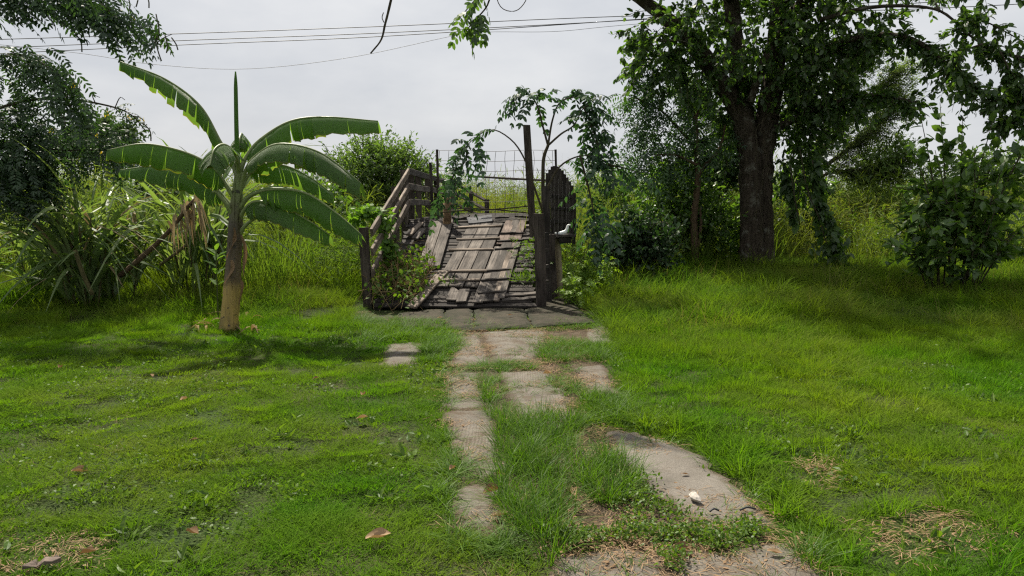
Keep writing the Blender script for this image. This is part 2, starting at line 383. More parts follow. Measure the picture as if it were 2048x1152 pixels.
# ------------------------------------------------------------------ ground
def build_ground():
    xs = np.concatenate([[-900, -400, -180, -90, -50], np.arange(-30, 30.01, .3), [50, 90, 180, 400, 900]])
    ys = np.concatenate([[-300, -60, -20, -8, -3], np.arange(0, 32.01, .3), [40, 55, 80, 120, 200, 400, 900, 1500]])
    X, Y = np.meshgrid(xs, ys); V = np.stack([X, Y, gz(X, Y)], -1).reshape(-1, 3)
    nx = len(xs); i = np.arange(len(ys) - 1)[:, None] * nx; j = np.arange(nx - 1)[None]
    Q = np.stack([i + j, i + j + 1, i + nx + j + 1, i + nx + j], -1).reshape(-1, 4)
    o = part('ground', V, Q, M['soil'], None, True); tag(o, 'grassy soil ground stretching out to the fields', None, None, 'structure')
build_ground()

from mathutils.geometry import delaunay_2d_cdt
def slab_mesh(pts, z0, z1, jit=.014, sub=.07, edge=.012, step=.075):
    """irregular broken slab: outline (n,2), bottom z0, top z1 (number or function), worn and chipped along the rim"""
    P = []
    for a, b in zip(pts, np.roll(pts, -1, 0)):
        k = max(1, int(np.linalg.norm(b - a) / sub))
        for q in range(k): P.append(a + (b - a) * q / k)
    P = np.array(P); P += jit * rng.standard_normal(P.shape)
    if np.sum(P[:, 0] * np.roll(P[:, 1], -1) - P[:, 1] * np.roll(P[:, 0], -1)) < 0: P = P[::-1]
    k = len(P); lo, hi = P.min(0), P.max(0); g = np.stack(np.meshgrid(np.arange(lo[0], hi[0], step), np.arange(lo[1], hi[1], step)), -1).reshape(-1, 2)
    g = g + .25 * step * rng.standard_normal(g.shape); A, B = P, np.roll(P, -1, 0)
    def dist(q):
        t = np.clip(np.einsum('nki,ki->nk', q[:, None] - A[None], B - A) / (np.sum((B - A) ** 2, 1) + 1e-12), 0, 1)
        return np.linalg.norm(q[:, None] - (A[None] + t[..., None] * (B - A)[None]), axis=2).min(1)
    g = g[inside(g, P)]; g = g[dist(g) > .018] if len(g) else g
    allv = np.vstack([P, g]); out = delaunay_2d_cdt([Vector(v) for v in allv], [(a, (a + 1) % k) for a in range(k)], [], 1, 1e-6)
    T = np.array([[v.x, v.y] for v in out[0]]); tri = np.array([list(f) for f in out[2] if len(f) == 3])
    d = dist(T); zt = np.full(len(T), z1) if not callable(z1) else z1(T)
    zt = zt - edge * np.exp(-d / .012) - .006 * np.exp(-d / .05) * (1 + vn(T[:, 0], T[:, 1], 9)) + .002 * vn(T[:, 0], T[:, 1], 5)
    top = np.c_[T, zt]; dp = dist(P); zp = (np.full(k, z1) if not callable(z1) else z1(P)) - edge - .006 * (1 + vn(P[:, 0], P[:, 1], 9)) + .002 * vn(P[:, 0], P[:, 1], 5)
    n0 = len(top); rim = np.c_[P, zp]; bot = np.c_[P, np.full(k, z0)]; j = np.arange(k); n_ = (j + 1) % k
    Q = np.stack([n0 + k + j, n0 + k + n_, n0 + n_, n0 + j], -1)
    V = np.vstack([top, rim, bot]); slab_mesh.edge = np.concatenate([np.clip(1 - d / .10, 0, 1), np.ones(2 * k)])
    return V, [tri, Q]
def edge_attr(V): return {'edge': slab_mesh.edge}

path_root = thing('path', 'broken concrete path running up to the wooden ramp', None, (0.1, 6, 0), None, 'structure')
SLABS = [
 ([(1212, 866), (1240, 862), (1330, 884), (1402, 915), (1452, 960), (1512, 1012), (1556, 1062), (1480, 1056), (1395, 1052), (1322, 1003), (1272, 962), (1232, 922)], .03, 'concrete_plain', 'smooth grey slab with a chipped curved edge'),
 ([(886, 750), (962, 744), (968, 775), (985, 815), (882, 822), (890, 780)], .02, 'concrete', None),
 ([(884, 828), (988, 820), (992, 856), (1030, 925), (1036, 960), (960, 964), (940, 950), (905, 905), (893, 868)], .024, 'concrete', None),
 ([(925, 966), (1040, 966), (1045, 1010), (1010, 1060), (905, 1062), (900, 1010)], .014, 'concrete', None),
 ([(1000, 745), (1092, 742), (1140, 795), (1160, 850), (1085, 868), (1028, 830)], .026, 'concrete', None),
 ([(915, 676), (958, 666), (985, 728), (900, 737)], .02, 'concrete', None),
 ([(963, 666), (1100, 656), (1075, 722), (990, 728)], .025, 'concrete', None),
 ([(770, 690), (850, 684), (835, 728), (762, 738)], .018, 'concrete', None),
 ([(1140, 736), (1210, 730), (1238, 792), (1172, 784)], .022, 'concrete', None),
 ([(1105, 1112), (1180, 1098), (1280, 1098), (1330, 1108), (1345, 1190), (1090, 1190)], .02, 'concrete', None),
 ([(1350, 1112), (1440, 1098), (1580, 1084), (1650, 1150), (1680, 1195), (1360, 1195)], .024, 'concrete', None),
 ([(1140, 898), (1205, 890), (1222, 920), (1165, 930)], .012, 'concrete', None),
 ([(1165, 655), (1215, 650), (1240, 690), (1180, 695)], .016, 'concrete', None),
]
bed = poly([(735, 662), (905, 664), (922, 690), (892, 725), (878, 748), (878, 850), (918, 925), (900, 975), (888, 1020), (896, 1070), (960, 1092), (1085, 1135), (1060, 1230), (1730, 1230), (1630, 1140), (1566, 1064), (1500, 1040), (1330, 1000), (1240, 930), (1200, 870), (1165, 840), (1165, 800), (1240, 795), (1222, 728), (1180, 700), (1232, 690), (1212, 655)])
V, Fs = slab_mesh(bed, -.04, .006, .02, .09, .006, .2); part('dirt_bed', V, Fs, M['dirt'], path_root)
for pts, z, mt, lab in SLABS:
    z = .004 + z * .75
    V, Fs = slab_mesh(poly(pts), -.05, z)
    o = part('slab', V, Fs, M[mt], path_root, False, edge_attr(V))
    if lab: o['label'] = lab

# bridge frame: s along the axis, t to the right, origin at the foot of the ramp
PSI = math.radians(1.5)
AX = np.array([math.sin(PSI), math.cos(PSI), 0]); AT = np.array([math.cos(PSI), -math.sin(PSI), 0]); UP = np.array([0, 0, 1.0])
O = W(925, 609, 11.0); O[2] = .12
RUN = 3.5; TH = math.atan((1.226 - O[2]) / RUN); CREST = O[2] + RUN * math.tan(TH)
RA = AX * math.cos(TH) + UP * math.sin(TH); RN = np.cross(AT, RA)
TL, TR = -1.38, 1.10
def ramp_at(px, py, lift=0.0):                   # pixel onto the ramp plane
    d = ray(px, py); o = O + RN * lift; t = np.dot(o - CP, RN) / np.dot(d, RN); return CP + d * t
def bp(s, t, z=0.0): return O + AX * s + AT * t + UP * z
def rp(s, t, h=0.0): return O + AX * s + UP * (s * math.tan(TH)) + AT * t + RN * h

def plank(name, A, B, w, th, up, mat, parent, jag=0.0, wob=.004, label=None):
    A, B = np.asarray(A, float), np.asarray(B, float); L = np.linalg.norm(B - A); x = (B - A) / L
    up = np.asarray(up, float); y = unit(np.cross(up, x)); z = np.cross(x, y)
    ns = 5; u = np.linspace(0, L, ns); V = []
    off = wob * rng.standard_normal(ns)
    for i in range(ns):
        e = jag * rng.standard_normal(2) if i in (0, ns - 1) else np.zeros(2)
        w1, w2 = (w / 2 + wob * .6 * rng.standard_normal(2)); c = min(.006, th * .2)
        V += [(u[i] + e[0], -w1, -th / 2), (u[i] + e[1], w2, -th / 2), (u[i] + e[1], w2, th / 2 - c + off[i]), (u[i] + e[1], w2 - c, th / 2 + off[i]),
              (u[i] + e[0], -w1 + c, th / 2 + off[i]), (u[i] + e[0], -w1, th / 2 - c + off[i])]
    i = np.arange(ns - 1)[:, None] * 6; j = np.arange(6)[None]; k = (j + 1) % 6
    Q = np.stack([i + j, i + k, i + 6 + k, i + 6 + j], -1).reshape(-1, 4)
    caps = np.array([[5, 4, 3, 2, 1, 0], [(ns - 1) * 6 + q for q in range(6)]])
    me = mesh(name, V, [Q, caps], mat); o = bpy.data.objects.new(name, me); col.objects.link(o)
    Mx = Matrix((x, y, z)).transposed().to_4x4(); Mx.translation = Vector(A)
    setw(o, Mx, parent)
    if label: o['label'] = label
    return o

# concrete apron at the foot of the ramp
apron = thing('concrete_apron', 'dark mossy concrete apron slab below the wooden ramp', 'concrete slab', (O[0], O[1] - .5, 0))
def az(q): return .028 + .045 * np.clip((q[:, 0] + 1.8) / 2.8, 0, 1)
ap_cuts = [(700, 790), (790, 890), (890, 948), (948, 1066), (1066, 1190)]
fr = lambda x: np.interp(x, [700, 946, 1069, 1190], [645, 655, 650, 643]); bk = lambda x: np.interp(x, [700, 890, 1090, 1150], [632, 610, 597, 596])
for a, b in ap_cuts:
    g = 1.2
    b2 = b - (50 if b > 1150 else (26 if b == 1066 else 0)); a2 = a - (26 if a == 1066 else 0)
    pts = np.array([G(a + g, fr(a), .06)[:2], G((a + b) / 2, fr((a + b) / 2), .06)[:2], G(b - g, fr(b), .06)[:2], G(b2 - g, bk(b2), .06)[:2], G(a2 + g, bk(a2), .06)[:2]])
    V, Fs = slab_mesh(pts, -.1, az, .012, .10, .016, .12)
    part('slab', V, Fs, M['concrete_dark'], apron, False, edge_attr(V))

# ------------------------------------------------------------------ wooden bridge
bridge = thing('wooden_bridge', 'old grey wooden footbridge with a patched plank ramp and slanting railing', 'bridge', bp(0, 0, -O[2]))
# cross planks of the ramp, weathered and uneven
s = -.02
while s < RUN / 1.0 + .02:
    wd = .085 + .05 * random.random(); gap = .012 + .03 * random.random()
    t0 = TL + .08 + .06 * random.random(); t1 = TR - .06 - .05 * random.random()
    h = -.03 + .012 * random.random()
    rot = .012 * random.uniform(-1, 1)
    plank('deck_plank', rp(s + rot, t0, h), rp(s - rot, t1, h + .01 * random.uniform(-1, 1)), wd, .032, RN + .10 * np.array([random.uniform(-1, 1), random.uniform(-1, 1), 0]), M['wood_dark'], bridge, .02, .005)
    s += (wd + gap) * math.cos(TH)
for t in (TL + .15, -.15, TR - .15):              # stringers under the ramp and deck
    plank('stringer', rp(-.05, t, -.14), rp(RUN, t, -.14), .10, .16, RN, M['wood_dark'], bridge)
    plank('stringer', bp(RUN, t, CREST - O[2] - .14), bp(13.0, t, CREST - O[2] - .14), .10, .16, UP, M['wood_dark'], bridge)
s = RUN + .06
while s < 13.0:
    plank('deck_plank', bp(s, TL + .05, CREST - O[2] - .02 + .012 * random.random()), bp(s, TR - .02, CREST - O[2] - .02), .15, .035, UP, M['wood_dark'], bridge, .03)
    s += .175
# patch panels of long boards with cleats nailed across them
def panel(q_top, q_bot, n, mat, cleats, lift, label, cl_mat, gapw=.012, jag=.02):
    """q_top, q_bot: left and right pixel of the upper and lower end"""
    tl, tr, bl, br = [ramp_at(*q, lift) for q in (*q_top, *q_bot)]
    root = None
    for i in range(n):
        f = (i + .5) / n
        A = bl * (1 - f) + br * f; B = tl * (1 - f) + tr * f
        w = (np.linalg.norm(br - bl) + np.linalg.norm(tr - tl)) / 2 / n - gapw
        dz = RN * .004 * random.uniform(-1, 1)
        o = plank('board', A + dz - (B - A) * .02 * random.random(), B + dz, w, .022, RN + .03 * np.array([random.uniform(-1, 1), random.uniform(-1, 1), 0]), mat, root or patch_root, jag, .003)
        if root is None:
            pass
    for (x0, y0, x1, y1) in cleats:
        plank('cleat', ramp_at(x0, y0, lift + .024), ramp_at(x1, y1, lift + .024), .062, .026, RN, cl_mat, patch_root, .012, .003)
patch_root = thing('board_panel', 'two broad grey boards laid side by side high on the ramp, nearest the railing', 'board panel', ramp_at(875, 500), 'patch panels on the ramp')
panel([(865, 443), (908, 441)], [(836, 530), (880, 533)], 2, M['wood'], [], .03, '', M['wood'])
plank('board', ramp_at(812, 571, .03), ramp_at(842, 532, .03), .26, .022, RN, M['wood'], patch_root, .03)
patch_root = thing('board_panel', 'middle panel of three brown boards with tan cleats across the ramp', 'board panel', ramp_at(940, 510), 'patch panels on the ramp')
panel([(940, 447), (1006, 446)], [(868, 572), (956, 574)], 3, M['wood'], [(910, 455, 1005, 451), (912, 479, 998, 476), (899, 500, 985, 498), (876, 543, 972, 541), (868, 560, 961, 559)], .03, '', M['wood_tan'])
patch_root = thing('board_panel', 'long narrow panel of split boards with thin black cleats reaching the ramp foot', 'board panel', ramp_at(1000, 530), 'patch panels on the ramp')
tl, tr, bl, br = [ramp_at(*q, .03) for q in ((1014, 441), (1051, 438), (946, 607), (1004, 604))]
def bl4(u, v):
    a = bl * (1 - u) + br * u; b = tl * (1 - u) + tr * u; return a * (1 - v) + b * v
for u, w, v0, v1, mt in ((.14, .15, 0, .62, 'wood'), (.46, .17, 0, .68, 'wood'), (.74, .11, .02, .58, 'wood_tan'), (.93, .10, .03, .66, 'wood'), (.2, .17, .66, 1.0, 'wood_red'), (.52, .13, .80, 1.0, 'wood'), (.85, .15, .60, .995, 'wood_red'), (.50, .10, .62, .76, 'wood_red')):
    plank('board', bl4(u, v0), bl4(u, v1), w, .022, RN + .03 * np.array([random.uniform(-1, 1), 0, 0]), M[mt], patch_root, .035, .003)
for q in ((998, 467, 1052, 465), (994, 482, 1046, 480), (988, 498, 1036, 495), (972, 541, 1024, 537), (961, 561, 1016, 557), (954, 586, 1009, 582)):
    plank('cleat', ramp_at(q[0], q[1], .054), ramp_at(q[2], q[3], .054), .045, .024, RN, M['wood_dark'], patch_root, .012, .004)
patch_root = thing('board_panel', 'short frayed grey board patch at the foot of the ramp', 'board panel', ramp_at(915, 590), 'patch panels on the ramp')
for a, b in (((900, 604), (912, 577)), ((922, 604), (931, 576))):
    plank('board', ramp_at(*a, .02), ramp_at(*b, .02), .155, .022, RN, M['wood'], patch_root, .045, .004)
patch_root = thing('board_panel', 'small bluish grey plate lying askew at the crest of the ramp', 'board panel', ramp_at(962, 440), 'patch panels on the ramp')
plank('board', ramp_at(936, 441, .06), ramp_at(984, 437, .06), .34, .024, RN + .05 * AT, M['wood_blue'], patch_root, .03, .003)
for i, (a, b, w, mt, lab) in enumerate((
    ((822, 615), (888, 543), .155, 'wood_tan', 'loose tan plank lying diagonally down the ramp to the apron'),
    ((829, 478), (846, 458), .12, 'wood', 'short loose board end beside the left railing near the ramp top'),
    ((818, 470), (842, 446), .10, 'wood_tan', 'pale loose board tucked against the foot of the crest post'))):
    A, B = ramp_at(*a, .06), ramp_at(*b, .055)
    o = plank('loose_plank', A, B, w, .03, RN, M[mt], None, .015, .003); tag(o, lab, 'plank', 'loose planks on the ramp')
# rotten bits at the crest and along the right edge of the ramp
for q in ((905, 436, 935, 434), (990, 434, 1020, 433), (1030, 431, 1060, 433), (1046, 441, 1072, 439)):
    plank('deck_plank', ramp_at(q[0], q[1], .03), ramp_at(q[2], q[3], .03), .12, .03, RN, M['wood_dark'], bridge, .03, .006)
for q in ((1010, 590, 1080, 585), (1006, 600, 1081, 596), (1050, 452, 1074, 451), (1046, 470, 1074, 468), (1043, 478, 1075, 479)):
    plank('deck_plank', ramp_at(q[0], q[1], .015), ramp_at(q[2], q[3], .015), .085, .03, RN, M['wood'], bridge, .02, .006)

# left railing: posts and three rails, up the ramp and along the deck
def railpost(s, t, z0, z1, w=.12, mat='wood_post', lean=(0, 0)):
    A = bp(s, t, z0); B = bp(s, t, z1) + AT * lean[0] + AX * lean[1]
    return plank('railing_post', A, B, w, w * .85, AX, M[mat], bridge, .006, .004)
railpost(.25, TL - .03, -.12, .08 + .98, .125, 'wood_post', (-.05, 0))
for s in (1.35, 2.45): railpost(s, TL, -.1, s * math.tan(TH) + .93, .12)
railpost(RUN - .02, TL, .2, CREST - O[2] + .93, .13)
for s in (RUN + .75, RUN + 1.75, RUN + 3.2, RUN + 4.8, RUN + 6.6, RUN + 8.6): railpost(s, TL, .2, CREST - O[2] + .90, .12)
RH = (.90, .62, .33)
for k, h in enumerate(RH):
    tw = TL + .075
    A = bp(.22, tw - .03, .05 + h * 1.03 + .02); Bm = bp(RUN + .02, tw, CREST - O[2] + h)
    c = A + (Bm - A) * .46
    plank('rail', A, c, .125, .04, AT, M['wood_tan'], bridge, .012, .004)
    plank('rail', c + AT * .004, Bm, .125, .04, AT, M['wood_tan'], bridge, .012, .004)
    plank('rail', Bm + AT * .003, bp(RUN + 1.9, tw, CREST - O[2] + h - .01), .12, .04, AT, M['wood'], bridge, .012, .004)
    plank('rail', bp(RUN + 1.9, tw + .004, CREST - O[2] + h - .01), bp(RUN + 8.7, tw, CREST - O[2] + h - .03), .12, .04, AT, M['wood'], bridge, .012, .004)
    # far side, turning down to the other bank
    e = W(974, 402, 23.5) - UP * (.90 - h)
    plank('rail', bp(RUN + 8.65, tw + .004, CREST - O[2] + h - .03), e, .12, .04, AT, M['wood'], bridge, .012, .004)
e = W(974, 402, 23.5); plank('railing_post', e - UP * 1.2, e + UP * .05, .14, .12, AX, M['wood_post'], bridge)
e2 = (bp(RUN + 8.65, TL + .07, CREST - O[2] + .87) + W(974, 402, 23.5)) / 2; plank('railing_post', e2 - UP * 1.2, e2 + UP * .03, .12, .11, AX, M['wood_post'], bridge)
# right side posts of the ramp
plank('railing_post', bp(.12, TR, -.1), bp(1.05, TR - .02, 1.34), .15, .13, AX, M['wood_dark'], bridge, .01, .006) if False else None
for (pb, pt, Y, w, mt) in (((1083, 602), (1078, 428), 11.05, .15, 'wood_post'), ((1099, 600), (1089, 372), 11.6, .09, 'wood_dark'), ((1108, 596), (1103, 470), 11.9, .10, 'wood_post')):
    A, B = W(*pb, Y), W(*pt, Y); A[2] = -.05
    plank('railing_post', A, B, w, w * .9, AX, M[mt], bridge, .012, .008)
for k in range(4):
    A = W(1079, 470 + 32 * k, 11.1 + .0 * k); plank('bracket', A - AT * .02, A + AT * .12 + AX * .2, .05, .05, UP, M['wood_dark'], bridge)

# tall leaning post at the crest
A, B = W(1071, 445, 13.6), W(1053, 250, 13.6); A[2] -= .9
o = plank('leaning_post', A, B, .125, .11, AX, M['wood_post'], None, .008, .004); tag(o, 'tall dark squared post leaning left at the ramp crest', 'post')
A, B = W(894, 446, 14.2), W(894, 395, 14.2); A[2] -= .8
V, Fs = tube(np.array([A, (A + B) / 2, B]), [.085, .08, .075], 10, .03)
o = part('stub_pole', V, Fs, M['pole_brown'], None, True, None, A); tag(o, 'short round brown pole by the railing under the drooping leaves', 'pole')
A, B = W(868, 470, 14.7), W(861, 325, 14.7); A[2] = .3
o = plank('thin_stake', A, B, .05, .05, AX, M['wood_dark'], None); tag(o, 'thin dark stake rising above the railing beside the mesh', 'stake')

# dark slatted screen with a rounded top, right of the crest
scr = thing('slatted_screen', 'blackened board screen with rounded top and thin wires, right of the ramp', 'screen', (*W(1118, 480, 14.0)[:2], 0))
tops = [(1095 + 4.9 * q, np.interp(1095 + 4.9 * q, [1095, 1104, 1114, 1124, 1136, 1144, 1150], [346, 333, 332, 341, 357, 371, 390])) for q in range(12)]
for i, (tx, ty) in enumerate(tops):
    Y = 13.5 + .09 * i
    B = W(tx, ty, Y); A = W(tx - 2 + i * .2, 486 - i * 1.0, Y); w = 6.6 * Y / F
    plank('board', A + np.array([0, .012 * (i % 2), 0]), B + np.array([0, .012 * (i % 2), 0]), w, .022, np.array([.35, -1, 0]), M['wood_dark'], scr, .004, .002)
for i in range(6):
    Y = 13.44 + .14 * (i + .5); A, B = W(1101 + 7.5 * i, 478, Y), W(1102 + 7.5 * i, 350 + 4 * i, Y)
    V, Fs = tube(np.array([A, (A + B) / 2 + .01 * rng.standard_normal(3), B]), .004, 5); part('wire', V, Fs, M['wire'], scr)
for y in (430, 405, 380):
    plank('batten', W(1098, y + 12, 13.56), W(1146, y + 14, 14.4), .06, .03, np.array([.35, -1, 0]), M['wood_dark'], scr)
A, B = W(1105, 478, 13.9), W(1150, 476, 14.5)
A2 = W(1096, 486, 13.45); plank('leg', np.array([A2[0], A2[1] + .08, 0]), A2 + np.array([0, .08, .9]), .09, .08, AX, M['wood_dark'], scr)
A2 = W(1147, 470, 14.5); plank('leg', np.array([A2[0], A2[1] + .08, 0]), A2 + np.array([0, .08, .6]), .09, .08, AX, M['wood_dark'], scr)
# small shelf on a bamboo post, white curved thing on it
sh = thing('post_shelf', 'small dark shelf board on a bamboo post right of the ramp', 'shelf', (*W(1118, 590, 12.1)[:2], 0))
A, B = W(1108, 471, 11.9), W(1144, 470, 12.0)
plank('board', A, B, .30, .035, UP, M['wood_dark'], sh)
plank('apron_board', A + np.array([.08, -.10, -.07]), B + np.array([-.02, -.10, -.07]), .10, .03, np.array([0, -1, 0]), M['wood_dark'], sh)
A, B = W(1119, 592, 12.0), W(1114, 476, 12.0); A[2] = 0
P = smoothpath([A, (A + B) / 2 + np.array([.015, 0, 0]), B], 13); R = np.full(13, .048); R[::3] = .054
V, Fs = tube(P, R, 10); part('post', V, Fs, M['bamboo'], sh, True)
P = smoothpath(pxl([(1110, 467), (1120, 467), (1130, 464), (1134, 458), (1136, 451), (1141, 450)], 11.9), 16)
V, Fs = tube(P, np.interp(np.arange(16), [0, 5, 9, 15], [.02, .034, .022, .012]), 8)
o = part('white_spout', V, Fs, M['white'], None, True, None, P[0]); tag(o, 'small white curved plastic piece like a bent spout on the shelf', 'plastic piece')

# wire mesh gate across the bridge
YM = 15.2
mg = thing('wire_mesh', 'sagging square wire mesh strung across the bridge behind the post', 'wire mesh', (*W(990, 440, YM)[:2], CREST))
def strand(P, r, name='strand'):
    V, Fs = tube(smoothpath(P, 14), r, 4, 0, False); return part(name, V, Fs, M['wire'], mg)
for i in range(13):
    x = 879 + 18.8 * i; j = lambda: random.uniform(-2.5, 2.5)
    strand(pxl([(x, 301.5 + (1 if 2 < i < 11 else 0)), (x + j(), 322), (x + j(), 343), (x + j(), 362), (x + j(), 390), (x + j(), 430)], YM), .0042)
for y in (301, 321, 341, 358, 372, 386, 402, 420):
    strand(pxl([(872, y), (930, y + random.uniform(-1, 2)), (990, y + 2), (1050, y + random.uniform(-1, 2)), (1112, y)], YM), .0042)
for x, y0 in ((874, 299), (1111, 299)):
    A, B = W(x + 3, 440, YM), W(x, y0, YM); A[2] -= .1; plank('stake', A, B, .045, .045, AX, M['wood_post'], mg)
V, Fs = tube(smoothpath(pxl([(935, 352), (1000, 356), (1095, 361)], 14.9), 12), .020, 7); o = part('cross_pole', V, Fs, M['wood_post'], None, True, None, W(1000, 356, 14.9)); tag(o, 'thin dark pole tied level across the wire mesh', 'pole')
for i, (q, lab) in enumerate((([(880, 425), (930, 421), (985, 419), (1060, 412)], 'upper thin stick across the crest of the ramp'), ([(890, 418), (950, 417), (1010, 421), (1066, 427)], 'lower thin stick sloping across the crest of the ramp'))):
    V, Fs = tube(smoothpath(pxl(q, 13.9), 14), .013, 6); o = part('cross_stick', V, Fs, M['twig'], None, True, None, W(*q[0], 13.9)); tag(o, lab, 'stick')
# pale bamboo rails standing in the weeds
for q, Y, lab in (([(1225, 450), (1290, 447), (1345, 445)], 15.5, 'pale bamboo pole level in the weeds behind the dark shrub'), ([(1900, 422), (1980, 419), (2070, 417)], 14.5, 'pale bamboo pole level behind the broad-leaved bush')):
    V, Fs = tube(smoothpath(pxl(q, Y), 10), .028, 8); o = part('bamboo_rail', V, Fs, M['bamboo'], None, True, None, W(*q[0], Y)); tag(o, lab, 'bamboo pole')
# power lines far behind
for q, lab in (([(-300, 88), (345, 68), (760, 53), (1265, 32), (1860, 17), (2400, -14)], 'top power cable of the four crossing the sky'),
               ([(-300, 108), (340, 82), (760, 66), (1270, 40), (1900, 2), (2400, -30)], 'second power cable from the top crossing the sky'),
               ([(-300, 122), (340, 91), (760, 73), (1270, 39), (1900, -6), (2400, -42)], 'third power cable from the top, joining the second at right'),
               ([(-300, 60), (130, 103), (300, 128), (490, 138), (700, 115), (915, 70), (980, 64), (1110, 63), (1250, 50), (1600, 20), (2100, -60)], 'thin slack cable sagging below the power lines above the banana plant')):
    P = smoothpath(pxl(q, 60.0), 60); V, Fs = tube(P, .030 if 'slack' not in lab else .016, 5)
    o = part('power_line', V, Fs, M['cable'], None, True, None, P[0]); tag(o, lab, 'power line', 'power lines')
# ------------------------------------------------------------------ banana plant
m, n, l, p = nmat('banana_leaf'); M['banana'] = m
ua = n.new('ShaderNodeAttribute'); ua.attribute_name = 'u'; va = n.new('ShaderNodeAttribute'); va.attribute_name = 'v'
wv = n.new('ShaderNodeTexWave'); wv.inputs['Scale'].default_value = 26; wv.inputs['Distortion'].default_value = .8
cv = n.new('ShaderNodeCombineXYZ'); l.new(ua.outputs['Fac'], cv.inputs[0]); l.new(wv.inputs['Vector'].links[0].from_socket if wv.inputs['Vector'].links else cv.outputs[0], wv.inputs['Vector'])
oc = coord(n)
bc = ramp(n, l, noise(n, l, 1.6, 3, oc, .5), [(.3, (.074, .132, .042)), (.7, (.112, .182, .058))])
bc = mixc(n, l, ramp(n, l, wv.outputs['Fac'], [(.2, 0.0), (1.0, .30)]), bc, (.115, .19, .055))
bc = mixc(n, l, ramp(n, l, va.outputs['Fac'], [(.94, 0.0), (1.0, .8)]), bc, (.22, .17, .06))
bc = mixc(n, l, ramp(n, l, va.outputs['Fac'], [(0.0, .7), (.07, 0.0)]), bc, (.14, .20, .07))
l.new(bc, p.inputs['Base Color']); p.inputs['Roughness'].default_value = .45; p.inputs['Specular IOR Level'].default_value = .35
tb = n.new('ShaderNodeBsdfTranslucent'); l.new(mixc(n, l, 1.0, bc, (1.7, 1.9, .5), 'MULTIPLY'), tb.inputs[0])
mx = n.new('ShaderNodeMixShader'); mx.inputs[0].default_value = .48; l.new(p.outputs[0], mx.inputs[1]); l.new(tb.outputs[0], mx.inputs[2]); l.new(mx.outputs[0], n['Material Output'].inputs[0])
bump(n, l, p, wv.outputs['Fac'], .6, .012)
M['petiole'] = plainmat('banana_petiole', (.13, .17, .06), .5, (.22, .26, .10), 9)
m, n, l, p = nmat('banana_stem'); M['bstem'] = m
oc = coord(n); sx = n.new('ShaderNodeSeparateXYZ'); l.new(oc, sx.inputs[0])
hz = n.new('ShaderNodeMath'); hz.operation = 'MULTIPLY_ADD'; l.new(noise(n, l, 4, 4, oc), hz.inputs[0]); hz.inputs[1].default_value = .5
l.new(sx.outputs[2], hz.inputs[2])
mr = n.new('ShaderNodeMapRange'); mr.inputs['From Min'].default_value = .2; mr.inputs['From Max'].default_value = 2.35; l.new(hz.outputs[0], mr.inputs[0])
c1 = ramp(n, l, mr.outputs[0], [(0.03, (.05, .04, .018)), (.09, (.34, .235, .058)), (.27, (.36, .25, .065)), (.34, (.11, .075, .038)), (.60, (.055, .042, .024)), (.70, (.10, .10, .04)), (.82, (.16, .20, .07))])
st = noise(n, l, 1, 5, mapping(n, l, oc, (22, 22, 1.6)), .6)
c1 = mixc(n, l, ramp(n, l, st, [(.46, 0.0), (.66, .5)]), c1, (.06, .042, .022))
c1 = mixc(n, l, ramp(n, l, noise(n, l, 11, 2, oc), [(.66, 0.0), (.69, .9)]), c1, (.02, .016, .012))
l.new(c1, p.inputs['Base Color']); p.inputs['Roughness'].default_value = .55; bump(n, l, p, st, .4, .01)

def ribbon(P, w, sag_n=None):
    P = np.asarray(P); n_ = len(P); T = unit(np.gradient(P, axis=0)); S = unit(np.cross(T, UP + .3 * rng.standard_normal(3)))
    wd = w * np.interp(np.linspace(0, 1, n_), [0, .15, .6, 1], [.5, 1, .8, .04])[:, None]; N = np.cross(S, T)
    V = np.stack([P - S * wd, P - N * wd * .25, P + S * wd], 1).reshape(-1, 3); i = np.arange(n_ - 1)[:, None] * 3
    return V, [np.concatenate([np.stack([i, i + 1, i + 4, i + 3], -1), np.stack([i + 1, i + 2, i + 5, i + 4], -1)], 1).reshape(-1, 4)]
BY = G(458, 662)[1]
def pxd(pts): return np.array([W(a, b, BY + d) for a, b, d in pts])
ban = thing('banana_plant', 'young banana plant with broad torn green leaves and a rolled spear', 'banana plant', (*G(458, 662)[:2], 0))
P = smoothpath(np.vstack([[[*G(457, 662)[:2], -.05]], pxd([(462, 600, 0), (467, 540, 0), (470, 470, 0), (474, 400, 0), (478, 340, 0)])]), 26)
P_stem = P.copy()
V, Fs = tube(P, np.interp(np.linspace(0, 1, 26), [0, .12, .4, .7, 1], [.118, .098, .082, .07, .045]), 14, .03); part('trunk', V, Fs, M['bstem'], ban, True)
